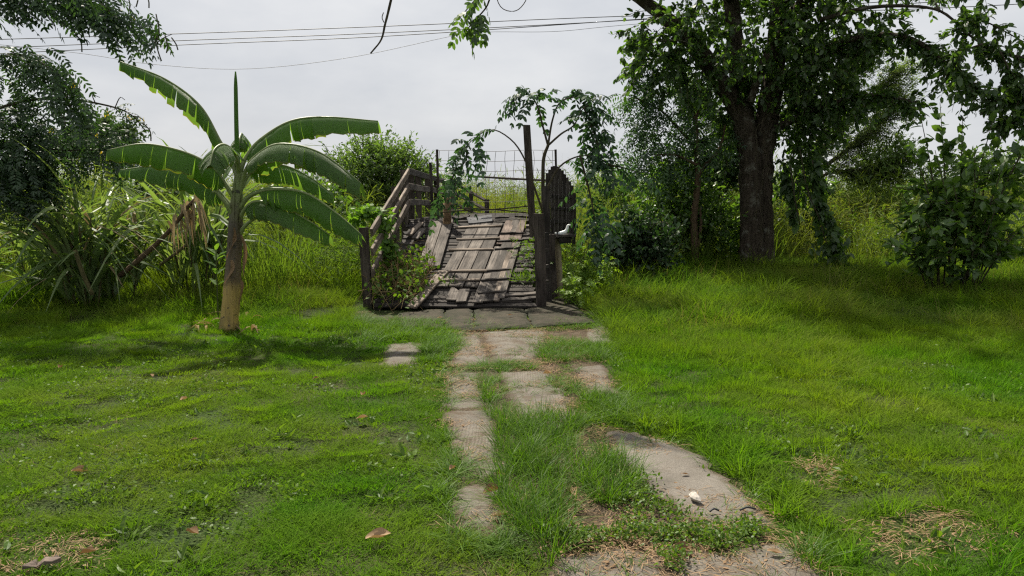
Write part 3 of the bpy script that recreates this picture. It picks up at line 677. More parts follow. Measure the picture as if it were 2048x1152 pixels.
def banana_leaf(pts, lam0, wmax, an, af, tear=.5, label=None, tip=.25, rag=0.0):
    n = 46; mid = smoothpath(pxd(pts), n); s = np.linspace(0, 1, n)
    T = unit(np.gradient(mid, axis=0))
    i0 = int(lam0 * (n - 1)); Vv, Ff, U_, V_ = [], [], [], []; off = 0
    for side in (0, 1):
        S = np.cross(T, UP); S = unit(S); S *= np.sign(-S[:, 1:2] + 1e-6) if abs(S[:, 1]).mean() > .05 else np.sign(-S[:, 0:1] + 1e-6)
        if side: S = -S
        a0 = math.radians(an if side == 0 else af)
        i = i0
        while i < n - 1:
            k = random.choice((1, 1, 2, 2, 3, 4)) if random.random() < tear + .15 else random.choice((5, 7, 9))
            j = min(n - 1, i + k); st = np.arange(i, j + 1)
            da = math.radians(random.gauss(0, 9)); sh = random.uniform(.0, .38) * tear; wl = 1 - rag * random.random() - (.12 * random.random() * tear)
            q = (st - i0) / (n - 1 - i0)
            wprof = wmax * np.clip(np.minimum(1, (q / .16) ** .6) * np.minimum(1, ((1.0 + tip - q) / (.35 + tip)) ** .7), 0, 1) * wl
            NV = 7
            for a_, ii in enumerate(st):
                for b_ in range(NV):
                    v = b_ / (NV - 1); ang = (a0 + da * v) * (.45 + .65 * v)
                    cs = (st[0] + st[-1]) / 2; ii2 = ii + (cs - ii) * sh * v ** 1.5
                    m0 = mid[int(ii2)] * (1 - ii2 % 1) + mid[min(n - 1, int(ii2) + 1)] * (ii2 % 1)
                    wob = .012 * math.sin(ii * 1.9 + side) * v
                    Vv.append(m0 + S[ii] * math.cos(ang) * wprof[a_] * v - UP * math.sin(ang) * wprof[a_] * v + T[ii] * (.18 * wprof[a_] * v) + UP * wob)
                    U_.append(ii / n * 4); V_.append(v)
            for a_ in range(len(st) - 1):
                for b_ in range(NV - 1):
                    x = off + a_ * NV + b_; Ff.append((x, x + 1, x + NV + 1, x + NV))
            off += len(st) * NV; i = j
    lf = part('leaf', np.array(Vv), np.array(Ff), M['banana'], ban, True, {'u': U_, 'v': V_})
    if label: lf['label'] = label
    V, Fs = tube(mid, np.interp(s, [0, .25, 1], [.034, .022, .005]), 7); part('midrib', V, Fs, M['petiole'], lf, True)
    return lf
banana_leaf([(474, 350, 0), (462, 320, 0), (440, 282, -.05), (400, 212, -.15), (330, 158, -.3), (240, 123, -.5)], .22, .34, 62, 50, .7, 'ragged leaf rising to the upper left', .12, .28)
banana_leaf([(474, 410, 0), (455, 375, -.05), (425, 335, -.12), (370, 305, -.25), (290, 288, -.4), (214, 300, -.55)], .25, .29, 72, 60, .5, 'long leaf arching out to the left', .12)
banana_leaf([(472, 425, 0), (450, 398, .05), (428, 374, .1), (380, 346, .2), (310, 333, .3), (240, 340, .4)], .25, .26, 74, 60, .6, None, .1)
banana_leaf([(478, 350, 0), (474, 320, -.12), (462, 298, -.3), (445, 289, -.5), (428, 300, -.7), (420, 330, -.85)], .3, .26, 48, 48, .45, 'foreshortened leaf pointing forward', .3)
banana_leaf([(478, 350, 0), (492, 315, .02), (520, 280, .05), (580, 243, .1), (650, 234, .1), (756, 242, .1)], .22, .27, 66, 50, .35, 'broad leaf arching out to the upper right', .35)
banana_leaf([(478, 395, 0), (490, 345, -.05), (512, 312, -.1), (560, 288, -.2), (640, 305, -.3), (722, 366, -.4)], .28, .29, 50, 62, .35, None, .5)
banana_leaf([(480, 380, 0), (495, 352, .1), (520, 330, .2), (570, 332, .35), (620, 355, .5), (665, 388, .6)], .25, .26, 64, 60, .65, None, .3)
banana_leaf([(478, 420, 0), (500, 392, -.08), (545, 379, -.18), (610, 386, -.3), (670, 424, -.4), (724, 470, -.45)], .3, .27, 70, 60, .45, None, .2)
banana_leaf([(478, 440, 0), (490, 418, -.05), (512, 403, -.1), (560, 412, -.2), (615, 440, -.3), (660, 470, -.35)], .22, .24, 62, 60, .45, None, .3)
banana_leaf([(476, 345, .02), (474, 310, .1), (478, 280, .2), (484, 268, .4), (492, 290, .6), (495, 315, .7)], .3, .2, 55, 55, .3, None, .3)
P = smoothpath(pxd([(476, 345, 0), (473, 260, 0), (471, 143, 0)]), 16); V, Fs = tube(P, np.interp(np.linspace(0, 1, 16), [0, .3, .9, 1], [.035, .028, .022, .008]), 9); part('spear', V, Fs, M['banana'], ban, True, {'u': np.repeat(np.linspace(0, 4, 16), 9).tolist() + [0, 4], 'v': [.5] * len(V)})
for q in ([(478, 470, 0), (490, 452, -.05), (512, 436, -.1), (535, 434, -.15)], [(470, 440, 0), (450, 405, -.1), (432, 385, -.15), (425, 384, -.2)], [(473, 400, 0), (455, 370, .1), (440, 352, .2)]):
    P = smoothpath(pxd(q), 12); V, Fs = tube(P, np.linspace(.03, .012, 12), 7); part('petiole', V, Fs, M['petiole'], ban, True)
ls = LS(); ls.add(pxd([(532, 433, -.15), (538, 436, -.16)]), np.array([[1, 0, -.3], [1, -.2, -.6]]), np.array([0, -.5, 1]), .16, .09)
ls.build('withered_leaf', M['yellow'], ban, 'leaf')
BS = P_stem; BR_ = np.interp(np.linspace(0, 1, len(BS)), [0, .12, .4, .7, 1], [.118, .098, .082, .07, .045])
for (i0, i1, a0, a1) in ((1, 9, -2.6, -.9), (3, 12, -1.3, .4), (6, 15, -2.9, -1.6), (9, 18, -2.0, -.4), (12, 21, -1.0, .5), (14, 23, -2.8, -1.4)):
    V = []; na = 8; st_ = np.arange(i0, i1 + 1)
    for q_, ii in enumerate(st_):
        f = q_ / (len(st_) - 1); hw = (a1 - a0) / 2 * (1 - .75 * f ** 2); ac = (a0 + a1) / 2
        for b_ in range(na):
            th_ = ac + hw * (2 * b_ / (na - 1) - 1); rr = BR_[ii] * (1.06 + .05 * math.sin(3 * f + b_) * f) + .006; V.append(BS[ii] + np.array([math.cos(th_) * rr, math.sin(th_) * rr, 0]))
    Q = [(a * na + b, a * na + b + 1, a * na + na + b + 1, a * na + na + b) for a in range(len(st_) - 1) for b in range(na - 1)]
    part('sheath', np.array(V), np.array(Q), M['bstem'], ban, True)
for (a, L, dx) in (((478, 548), .42, .03), ((463, 520), .30, -.05), ((482, 470), .5, .06), ((468, 455), .38, -.06)):   # dead leaf strips hanging on the stem
    p0 = pxd([(*a, -.10)])[0]; t_ = np.linspace(0, 1, 9)[:, None]; Qp = p0 + np.array([dx, -.04, -L]) * t_ + np.array([.03, 0, 0]) * np.sin(t_ * 5); V, Fs = ribbon(Qp, .026); part('dead_strip', V, Fs, M['dry_leaf'], ban, False, {'tint': np.full(len(V), random.random() * .5)})
foot = []
for i in range(26):                                  # dry leaf strips fallen round the foot
    b = np.array([*G(random.uniform(395, 520), random.uniform(630, 672))[:2], .05]); d = rdir(1)[0] * [1, .8, .12]; t_ = np.linspace(-.5, .5, 8)[:, None]; foot.append(ribbon(b + d * t_ * random.uniform(.25, .55) + UP * .04 * np.cos(t_ * 5), .018))
V, Fs = join(foot); o = part('banana_litter', V, Fs, M['dry'], None, False, {'tint': rng.random(len(V))}, (*G(458, 655)[:2], 0)); tag(o, 'dry leaf strips lying round the foot of the banana plant', 'litter', None, 'stuff')

# ------------------------------------------------------------------ trees
def limb(pts, Y, n=None):
    P = pxl([q[:2] for q in pts], Y); R = np.array([q[2] for q in pts]) * (Y if np.isscalar(Y) else np.mean(Y)) / F
    n = n or len(pts) * 5; return smoothpath(P, n), np.interp(np.linspace(0, 1, n), np.linspace(0, 1, len(R)), R)
def tubes(limbs, ns=10, jit=.05):
    return join([tube(P, R, ns, jit) for P, R in limbs])
def twiggy(tw, r0=.006, r1=.002, ns=4):
    return [tube(P, np.linspace(r0, r1, len(P)), ns, 0, False) for P in tw]

TY = G(1513, 548)[1]
tree = thing('shade_tree', 'large dark shade tree with thick twin-stemmed trunk and overhanging crown', 'tree', (*G(1513, 548)[:2], 0))
LB = [limb([(1494, 562, 32), (1502, 548, 25), (1504, 450, 23), (1500, 330, 22), (1482, 230, 22), (1445, 170, 18), (1405, 110, 17), (1365, 65, 15), (1310, 20, 12), (1262, -15, 10), (1180, -70, 7)], TY),
      limb([(1532, 562, 33), (1526, 548, 25), (1523, 450, 23), (1523, 330, 22), (1535, 230, 22), (1552, 120, 19), (1560, 0, 16), (1575, -180, 12), (1580, -380, 6)], TY + .15),
      limb([(1488, 240, 20), (1475, 120, 17), (1462, 0, 14), (1450, -150, 11), (1440, -350, 6)], TY + .2),
      limb([(1500, 205, 8), (1530, 120, 8), (1590, 20, 7), (1640, -60, 6), (1690, -160, 4)], TY - .5),
      limb([(1548, 190, 9), (1640, 110, 8), (1720, 75, 6), (1800, 72, 5), (1855, 95, 4), (1900, 135, 3), (1955, 178, 2)], np.linspace(TY, TY - 3, 7)),
      limb([(1540, 262, 8), (1640, 215, 6), (1740, 190, 4), (1836, 206, 2)], np.linspace(TY, TY - 2, 4)),
      limb([(1560, 40, 9), (1700, -60, 7), (1850, -100, 5), (2000, -60, 3)], np.linspace(TY, TY - 3, 4)),
      limb([(1462, 0, 9), (1380, -120, 7), (1300, -200, 4)], np.linspace(TY, TY - 2, 3)),
      limb([(1640, 40, 5), (1720, 18, 4), (1800, 12, 3), (1880, 22, 2.5), (1945, 75, 2), (1995, 102, 2), (2080, 122, 1.5)], np.linspace(TY - 1, TY - 4, 7)),
      limb([(1560, -100, 9), (1500, -300, 7), (1420, -420, 4)], np.linspace(TY, TY - 4, 3)),
      limb([(1945, 75, 2), (1918, 52, 1.5), (1965, 42, 1.5), (2050, 85, 1)], TY - 3.6), limb([(1965, 88, 2), (1905, 112, 1.5), (1925, 150, 1.2), (1960, 178, 1)], TY - 3.7), limb([(2000, 103, 2), (2035, 165, 1.5), (2080, 190, 1)], TY - 3.8), limb([(2080, 150, 2), (2040, 195, 1.5), (1985, 190, 1)], TY - 3.9), limb([(2080, 200, 2), (2040, 232, 1.5), (2005, 240, 1)], TY - 3.9)]
V, Fs = tubes(LB[:3], 16, .055)
V2, F2 = tubes(LB[3:], 8, .05)
V, Fs = join([(V, Fs), (V2, F2)])
part('trunk', V, Fs, M['bark'], tree, True)
for q in ([(1320, 82, 1), (1360, 82, 1), (1410, 95, 1)], [(1880, 24, 1), (1870, 5, 1), (1860, -12, 1)]):
    V, Fs = tube(limb(q, TY - .4)[0], np.linspace(.03, .008, 15), 6); part('dead_branch', V, Fs, M['deadwood'], tree, True)
ls = LS(); tw = []
def leafy(P, ntw, tl, nl, l, w, t0=.2, t1=1.0, down=.3, ldroop=.5, fwd=.7):
    ts = twigs(P, ntw, tl, t0, t1, down, fwd); tw.extend(ts)
    for q in ts: simple_leaves(ls, q, nl, l, w, ldroop)
leafy(LB[4][0], 130, .40, 14, .12, .062, .12, 1, .4); leafy(LB[5][0], 70, .42, 15, .13, .068, .2, 1, .35); leafy(LB[8][0], 40, .36, 13, .115, .06, .7, 1, .3)
for q in LB[10:]: leafy(q[0], 34, .34, 13, .115, .06, .1, 1, .3)
leafy(LB[6][0], 70, .8, 16, .16, .085, .1); leafy(LB[3][0], 45, .7, 15, .15, .08, .1)
for c, r, ntw, dd in (((1300, 55), (40, 40, .8), 36, 0), ((1310, 120), (45, 45, .8), 50, 0), ((1400, 30), (60, 40, 1.3), 40, 0), ((1400, 150), (50, 50, 1.0), 36, .5), ((1520, 50), (110, 70, 1.4), 80, .8),
                  ((1640, 50), (80, 70, 1.5), 85, 0), ((1620, 160), (70, 60, 1.2), 80, .3), ((1450, 200), (50, 60, .8), 40, 1.0), ((1600, 265), (45, 50, .8), 55, .4), ((1605, 340), (32, 50, .6), 45, .3),
                  ((1720, 60), (60, 30, 1.2), 40, -.5), ((1420, -90), (160, 70, 2.2), 90, 0), ((1600, -90), (160, 70, 2.4), 110, 0), ((1790, -70), (150, 60, 2.0), 70, 0), ((1500, -260), (230, 130, 3.0), 150, 0), ((1300, -170), (110, 60, 1.8), 50, 0), ((1530, 190), (60, 60, .5), 40, 1.0), ((1440, 290), (35, 50, .5), 34, .8), ((1670, 205), (50, 25, .8), 36, 0), ((1260, -200), (130, 60, 1.6), 110, -1.6), ((1420, -210), (130, 60, 1.6), 110, -1.6), ((1340, -330), (160, 70, 2.0), 110, -2.2), ((1360, 60), (60, 45, .6), 24, -.7), ((1440, 90), (60, 60, .5), 18, -.7), ((1520, 60), (70, 60, .5), 28, -.8), ((1590, 110), (60, 60, .5), 26, -.7), ((1380, 150), (40, 40, .5), 12, -.6), ((1640, 150), (50, 40, .5), 24, -.6)):  # blobs pulled forward above the frame are unseen, added to shade the meadow
    C = W(*c, TY - .3 + dd); k = TY / F; pts, v = blob_points(C, (r[0] * k, r[2], r[1] * k), ntw, .35)
    d = unit(v * .7 + rdir(ntw) * .6 + np.array([0, 0, -.35])); s_ = np.linspace(0, 1, 4)[None, :, None]
    Q = pts[:, None] + d[:, None] * s_ * .5 + np.array([0, 0, -.14]) * s_ ** 2
    for q in Q: tw.append(q); simple_leaves(ls, q, 18, .125, .066, .45)
ls.build('crown', M['lf_big'], tree, 'oval')
V, Fs = join(twiggy(tw, .007, .003)); part('twigs', V, Fs, M['twig'], tree)['kind'] = 'stuff'
print('shade tree leaves', sum(len(a) for a in ls.p))

# climbing stems on the big trunk
vs_ = thing('climbing_vine', 'thin pale creeper stems climbing the big tree trunk', 'vine', (*G(1520, 556)[:2] - np.array([0, .5]), 0))
for q in ([(1515, 440, 0), (1512, 330, 0), (1520, 250, 0), (1540, 228, 0), (1560, 240, 0), (1566, 290, 0)], [(1520, 540, 0), (1524, 430, 0), (1528, 330, 0), (1540, 240, 0)], [(1535, 530, 0), (1538, 400, 0), (1530, 300, 0), (1522, 235, 0)], [(1530, 545, 0), (1525, 530, 0), (1517, 540, 0), (1512, 552, 0)]):
    P = smoothpath(pxl([a[:2] for a in q], TY - .42), 24); V, Fs = tube(P + .03 * rng.standard_normal(P.shape) * np.array([1, .3, 1]), .009, 5); part('stem', V, Fs, M['twig'], vs_, True)
# leafy creeper trailing from the crown to the grass
cr = thing('trailing_vine', 'leafy green creeper trailing from the crown down to the grass', 'vine', (*G(1690, 545)[:2], 0))
CV = [smoothpath(pxl([(1600, 300), (1615, 380), (1640, 440), (1655, 490), (1690, 538)], [TY - .5, TY - .9, TY - 1.2, TY - 1.4, TY - 1.5]), 24), smoothpath(pxl([(1625, 320), (1630, 400), (1625, 440)], TY - .8), 12), smoothpath(pxl([(1580, 330), (1590, 400), (1600, 450)], TY - .6), 12)]
V, Fs = join([tube(q, .012, 5) for q in CV]); part('stem', V, Fs, M['twig'], cr, True)
ls = LS()
for q, k in zip(CV, (330, 120, 110)): simple_leaves(ls, q + .10 * rng.standard_normal((1, 3)), k, .17, .115, .7, 0, 1, 1.0)
p0, _ = along(CV[0], 160, .45, 1); ls.add(p0 + rng.standard_normal((160, 3)) * [.16, .16, .12], unit(rdir(160) + [0, 0, -.8]), rdir(160, 1.2), .17, .115)
ls.build('foliage', M['lf_big'], cr, 'leaf')

# slender tree with hanging feathery leaves
SY = G(1392, 546)[1] - .3
st = thing('slender_tree', 'slender tree with thin crooked trunk and drooping feathery leaves', 'tree', (*G(1392, 546)[:2], 0))
LB = [limb([(1391, 556, 8), (1390, 500, 7.5), (1388, 440, 7), (1393, 390, 6.5), (1396, 340, 6), (1393, 300, 5), (1390, 240, 4), (1370, 180, 3), (1340, 130, 2)], SY),
      limb([(1396, 350, 4), (1415, 325, 4), (1440, 295, 3), (1450, 250, 2)], SY), limb([(1393, 300, 3), (1360, 260, 3), (1320, 220, 2), (1270, 195, 1.4)], SY), limb([(1395, 330, 3), (1350, 310, 2), (1310, 310, 1.5)], SY - .2),
      limb([(1388, 260, 3), (1400, 200, 2), (1405, 140, 1.5)], SY), limb([(1395, 495, 4), (1402, 450, 3), (1400, 415, 2)], SY)]
V, Fs = tubes(LB, 8, .04); part('trunk', V, Fs, M['bark_thin'], st, True)
ls = LS(); tw = []
for P, _ in LB[2:5]:
    ts = twigs(P, 26, .4, .3, 1, .2); tw += ts
    for q in ts: pinnate(ls, q[-1], q[-1] - q[0] + rng.standard_normal(3) * .1, .36, 6, .12, .036, .5)
for c, r, k in (((1330, 180), (60, 50, .7), 44), ((1275, 188), (38, 22, .4), 24), ((1350, 250), (65, 40, .7), 36), ((1315, 300), (55, 34, .6), 38), ((1390, 310), (40, 26, .6), 14), ((1390, 230), (45, 60, .7), 26), ((1425, 280), (40, 40, .6), 22), ((1370, 140), (50, 40, .6), 30), ((1310, 340), (38, 20, .4), 14), ((1265, 325), (30, 14, .3), 9), ((1285, 260), (30, 20, .4), 16)):
    C = W(*c, SY); kk = SY / F; pts, v = blob_points(C, (r[0] * kk, r[2], r[1] * kk), k, .3)
    for b in range(2): pinnate(ls, pts + .08 * rng.standard_normal(pts.shape), v * .5 + rdir(k) * .6 + np.array([-.25, 0, -.3]), .36, 6, .12, .036, .45)
ls.build('crown', M['lf_neem'], st, 'kite'); V, Fs = join(twiggy(tw)); part('twigs', V, Fs, M['twig'], st)['kind'] = 'stuff'

# sapling beside the ramp
PY = 12.3
sp = thing('sapling', 'slim sapling with arching shoots and drooping paired leaves beside the ramp', 'sapling', (*W(1100, 600, 11.9)[:2], 0))
b0 = W(1102, 600, 12.0); b0[2] = 0
TR0 = smoothpath(np.vstack([[b0], pxl([(1094, 520), (1088, 440), (1086, 380), (1087, 320), (1096, 291)], PY)]), 24)
SH = [smoothpath(pxl(q, d), 24) for q, d in (
    ([(1096, 291), (1085, 250), (1076, 215), (1062, 192), (1044, 184), (1024, 200)], PY), ([(1096, 291), (1105, 240), (1120, 205), (1152, 194), (1184, 198)], PY),
    ([(1096, 291), (1122, 268), (1148, 250), (1168, 215), (1190, 215)], PY - .2), ([(1168, 215), (1180, 245), (1194, 285), (1202, 322)], PY - .2), ([(1088, 390), (1118, 335), (1160, 312), (1200, 318), (1238, 338)], PY - .2),
    ([(1160, 312), (1178, 380), (1190, 440), (1195, 478)], PY - .3), ([(1086, 425), (1062, 355), (1050, 320), (1025, 282), (985, 259), (950, 276), (918, 308)], PY - .1), ([(935, 300), (930, 322), (912, 345), (895, 372), (880, 402)], PY), ([(1215, 330), (1245, 335), (1275, 345)], PY - .2))]
V, Fs = join([tube(TR0, np.linspace(.04, .024, 24), 8, .04)] + [tube(q, np.linspace(.020, .005, 24), 6) for q in SH]); part('trunk', V, Fs, M['twig'], sp, True)
ls = LS()
for q, k, t0 in zip(SH, (20, 20, 13, 12, 13, 15, 15, 13, 5), (.45, .5, .5, .1, .35, .1, .62, .1, 0)):
    p_, t_ = along(q, k, t0, 1); pinnate(ls, p_, t_ * .5 + rdir(k) * .75 + np.array([0, 0, .05]), .33, 5, .115, .050, .55, .5)
    pinnate(ls, q[-1:], q[-1] - q[-3], .34, 5, .12, .056, .5, .5)
for c, r, k in (((1075, 205), (35, 20, .3), 6), ((1165, 235), (35, 30, .4), 9), ((1195, 270), (30, 30, .4), 9), ((1195, 350), (44, 34, .5), 9), ((1185, 410), (46, 42, .5), 10), ((1205, 460), (40, 32, .4), 9), ((950, 290), (28, 18, .2), 4), ((905, 355), (32, 22, .3), 8), ((905, 385), (28, 18, .3), 5)):
    C = W(*c, PY - .1); kk = PY / F; pts, v = blob_points(C, (r[0] * kk, r[2], r[1] * kk), k, .2)
    pinnate(ls, pts, v * .5 + rdir(k) * .6 + np.array([0, 0, -.1]), .32, 5, .12, .056, .55, .5)
ls.build('crown', M['lf_sapling'], sp, 'oval')

# flowering senna at the left edge (trunk outside the frame)
NY = 10.6; SK = NY / 5.6
sn = thing('senna_tree', 'overhanging senna branches with feathery leaves, pods and yellow flowers at left edge', 'tree', (-8.9, NY + .3, 0))
t0 = smoothpath([(-8.9, NY + .3, -.05), (-8.8, NY + .2, 1.0), (-8.6, NY, 2.0), (-8.4, NY, 3.2), (-8.3, NY - .1, 4.8)], 20)
BR = [smoothpath(q, 20) for q in (
    np.vstack([[(-8.4, NY, 3.4)], pxl([(-120, 60), (0, 5), (110, -12), (210, 14), (285, 55)], NY - .2)]), np.vstack([[(-8.45, NY, 3.0)], pxl([(-60, 130), (40, 110), (100, 140), (130, 190), (150, 235)], NY)]),
    np.vstack([[(-8.5, NY, 2.6)], pxl([(-60, 230), (60, 200), (150, 200), (230, 215), (265, 232), (292, 262)], NY + .2)]), np.vstack([[(-8.6, NY, 2.2)], pxl([(-60, 300), (40, 290), (120, 300), (210, 300)], NY + .4)]),
    np.vstack([[(-8.6, NY, 1.9)], pxl([(-60, 360), (30, 350), (110, 370), (150, 380)], NY + .5)]), np.vstack([[(-8.3, NY, 4.0)], pxl([(-80, -60), (40, -60), (160, -20), (240, 40)], NY - .3)]))]
V, Fs = join([tube(t0, np.linspace(.12, .07, 20), 9, .05)] + [tube(q, np.linspace(.026, .006, 20), 6) for q in BR]); part('trunk', V, Fs, M['twig'], sn, True)
ls = LS()
for q, k, a in ((BR[0], 190, .3), (BR[1], 95, .3), (BR[5], 60, .2)):
    p_, t_ = along(q, k, a, .97); p_ = p_ + rng.standard_normal(p_.shape) * [.12, .2, .09]
    pinnate(ls, p_, t_ * .9 + rdir(k) * .5 + np.array([0, 0, -.15]), .17 * SK, 8, .050 * SK, .018 * SK, .55, .35)
p_, t_ = along(BR[2], 34, .3, .85); pinnate(ls, p_, t_ + rdir(34) * .8, .14 * SK, 6, .036 * SK, .013 * SK, .4)
for c, r, k, d in (((45, 325), (90, 75, .6), 400, .4), ((30, 250), (80, 50, .5), 200, .3), ((200, 285), (65, 34, .4), 120, .6), ((60, 385), (70, 28, .5), 110, .4), ((30, 150), (60, 60, .4), 36, .2)):
    C = W(*c, NY + d); kk = (NY + d) / F; pts, v = blob_points(C, (r[0] * kk, r[2], r[1] * kk), k, .2)
    pinnate(ls, pts, v * .6 + rdir(k) * .7 + np.array([.1, 0, -.2]), .16 * SK, 7, .042 * SK, .015 * SK, .5, .35)
ls.build('crown', M['lf_senna'], sn, 'oval')
tw = []
for q in ([(230, 215), (240, 195), (250, 200)], [(190, 205), (185, 190), (200, 195)], [(265, 232), (280, 235), (290, 245)], [(300, 105), (320, 80), (345, 68)], [(300, 105), (318, 60), (312, 30)], [(150, 200), (160, 170), (145, 165)], [(60, 185), (75, 165), (80, 168)]):
    tw.append(smoothpath(pxl(q, NY), 8))
for q in tw:
    V, Fs = tube(q, np.linspace(.008, .004, len(q)), 5); part('twig', V, Fs, M['twig'], sn)
for q in ([(300, 100), (318, 70), (312, 28)], [(150, 65), (162, 85), (164, 104)], [(343, 75), (352, 88), (356, 100)], [(312, 88), (318, 108), (323, 122)], [(330, 70), (335, 90), (333, 106)], [(285, 245), (300, 262), (302, 282)], [(100, 160), (108, 165), (105, 175)], [(118, 225), (128, 235), (131, 252)], [(22, 5), (22, 20), (20, 34)], [(276, 0), (274, 8), (272, 14)], [(297, 0), (298, 6), (298, 16)], [(258, 0), (260, 10), (259, 18)]):
    P = smoothpath(pxl(q, NY - .05), 10); V, Fs = tube(P, .009, 5); part('seed_pod', V, Fs, M['pod'], sn, True)
for q in ((265, 38), (213, 232), (257, 233), (203, 302), (104, 263), (190, 270), (285, 240), (150, 172)):
    C = W(*q, NY - .1); ls = LS(); k = 7; ls.add(C + .02 * rng.standard_normal((k, 3)), rdir(k), rdir(k), .022, .017); ls.build('flower', M['yellow'], sn, 'oval')

# generic far or middling shrubs and trees: trunk with limbs, crown of leaf sprays
def bushy(name, label, cat, base_px, Y, blobs, mat, leaf, nleaf, tpl='oval', trunk_r=.06, group=None, twlen=.45, bark='twig', up=.3, shell=.35):
    bx = W(base_px[0], base_px[1], Y)[0]
    t = thing(name, label, cat, (bx, Y, 0), group)
    k = Y / F; ls = LS(); limbs = []; tw = []
    for (cx, cy, rx, ry, rd, n_) in blobs:
        C = W(cx, cy, Y); r = np.array((rx * k, rd, ry * k))
        limbs.append((smoothpath([(bx, Y, -.05), (bx * .7 + C[0] * .3, Y, C[2] * .45), C], 12), np.linspace(trunk_r, trunk_r * .25, 12)))
        pts, v = blob_points(C, r, n_, shell); d = unit(v * .8 + rdir(n_) * .6 + np.array([0, 0, up])); s_ = np.linspace(0, 1, 4)[None, :, None]
        Q = pts[:, None] + d[:, None] * s_ * twlen * (.5 + rng.random((n_, 1, 1))); tw += list(Q[::2])
        for b in range(nleaf):
            f = rng.random((n_, 1)); i = 3 * f; q = pts + (Q[:, -1] - pts) * f
            dd = unit(d * .6 + rdir(n_) * .9 + np.array([0, 0, -.15])); sz = 1 + .25 * rng.standard_normal(n_)
            ls.add(q, dd, unit(np.array([0, 0, 1.0]) + .7 * rng.standard_normal((n_, 3))), leaf[0] * sz, leaf[1] * sz)
    V, Fs = tubes(limbs, 7, .04); part('trunk', V, Fs, M[bark], t, True)
    o = part('twigs', *join(twiggy(tw, .006, .003)), M[bark], t); o['kind'] = 'stuff'
    ls.build('crown', M[mat], t, tpl); return t
bushy('green_shrub', 'big pale green leafy shrub behind the left railing', 'shrub', (750, 440), 19, [(700, 355, 42, 40, 1.0, 150), (750, 335, 55, 36, 1.0, 240), (800, 350, 42, 42, .9, 200), (770, 395, 75, 40, 1.0, 220), (690, 410, 60, 34, .9, 150), (735, 310, 28, 16, .5, 60), (795, 318, 28, 16, .5, 60), (845, 370, 22, 36, .6, 80)], 'lf_shrub', (.085, .036), 15, 'oval', .05, None, .5, 'twig', .45, .2)
bushy('field_bush', 'dark green bush in the field behind the right leaves of the banana', 'shrub', (620, 450), 17, [(620, 410, 60, 36, .9, 150), (575, 420, 40, 28, .7, 80), (665, 425, 40, 26, .7, 80)], 'lf_bush', (.10, .05), 12, 'oval', .03)
bushy('field_bush', 'low bush in the field between the cane and the banana stem', 'shrub', (330, 460), 19, [(330, 400, 50, 30, .9, 120), (285, 405, 40, 30, .8, 90), (370, 420, 40, 24, .7, 60)], 'lf_far', (.12, .055), 12, 'oval', .03)
bushy('field_bush', 'small bush in the field right of the ramp behind the sapling', 'shrub', (1225, 450), 21, [(1225, 385, 36, 26, .8, 90), (1260, 395, 28, 22, .7, 60)], 'lf_shrub', (.11, .05), 12, 'oval', .03)
bushy('far_tree', 'dark rounded distant tree above the cane at left', 'tree', (215, 400), 38, [(215, 270, 38, 22, 1.2, 120), (180, 285, 40, 25, 1.2, 110), (252, 285, 22, 20, 1.0, 70), (230, 310, 60, 30, 1.2, 130), (140, 300, 40, 30, 1.2, 90)], 'lf_far', (.22, .11), 14, 'kite', .2, None, .7)
bushy('dark_shrub', 'low rounded dark shrub between the ramp and the slender tree', 'shrub', (1268, 555), 14.2, [(1268, 500, 50, 38, .5, 230), (1240, 510, 32, 30, .4, 110), (1300, 505, 32, 34, .4, 110), (1265, 530, 40, 20, .4, 100), (1270, 470, 25, 18, .3, 50)], 'lf_dark', (.085, .045), 14, 'oval', .02)
bushy('leafy_shrub', 'shiny-leaved dark shrub behind the slender trunk', 'shrub', (1380, 540), 17.5, [(1345, 380, 48, 40, .8, 140), (1350, 440, 55, 45, .8, 170), (1400, 430, 40, 45, .8, 110), (1440, 450, 35, 38, .7, 110), (1330, 480, 40, 25, .7, 80), (1360, 345, 35, 20, .6, 60)], 'lf_bush', (.11, .06), 12, 'oval', .03)
bushy('dark_bush', 'almost black bush seen left of the big trunk at half height', 'shrub', (1435, 540), 20, [(1435, 345, 30, 38, .7, 150), (1460, 320, 25, 45, .6, 120), (1420, 370, 26, 22, .5, 60)], 'lf_dark', (.10, .05), 14, 'oval', .04)
bushy('back_shrub', 'bluish green shrub in the field just right of the big trunk', 'shrub', (1575, 540), 21, [(1578, 420, 36, 36, .8, 120), (1605, 400, 30, 30, .7, 70)], 'lf_bush', (.13, .07), 12, 'oval', .04)
bushy('field_shrub', 'small pale shrub on the skyline left of the broad-leaved bush', 'shrub', (1765, 440), 24, [(1765, 325, 38, 25, .8, 120), (1790, 310, 28, 22, .7, 80), (1745, 345, 35, 25, .7, 80), (1805, 345, 35, 30, .8, 70)], 'lf_shrub', (.12, .055), 10, 'kite', .03)
bushy('field_shrub', 'pale shrub on the skyline behind the top of the broad-leaved bush', 'shrub', (1960, 440), 22, [(1960, 335, 50, 22, 1.0, 90), (1900, 350, 40, 20, .9, 60), (2040, 330, 40, 30, 1.0, 80)], 'lf_shrub', (.13, .06), 10, 'kite', .04)

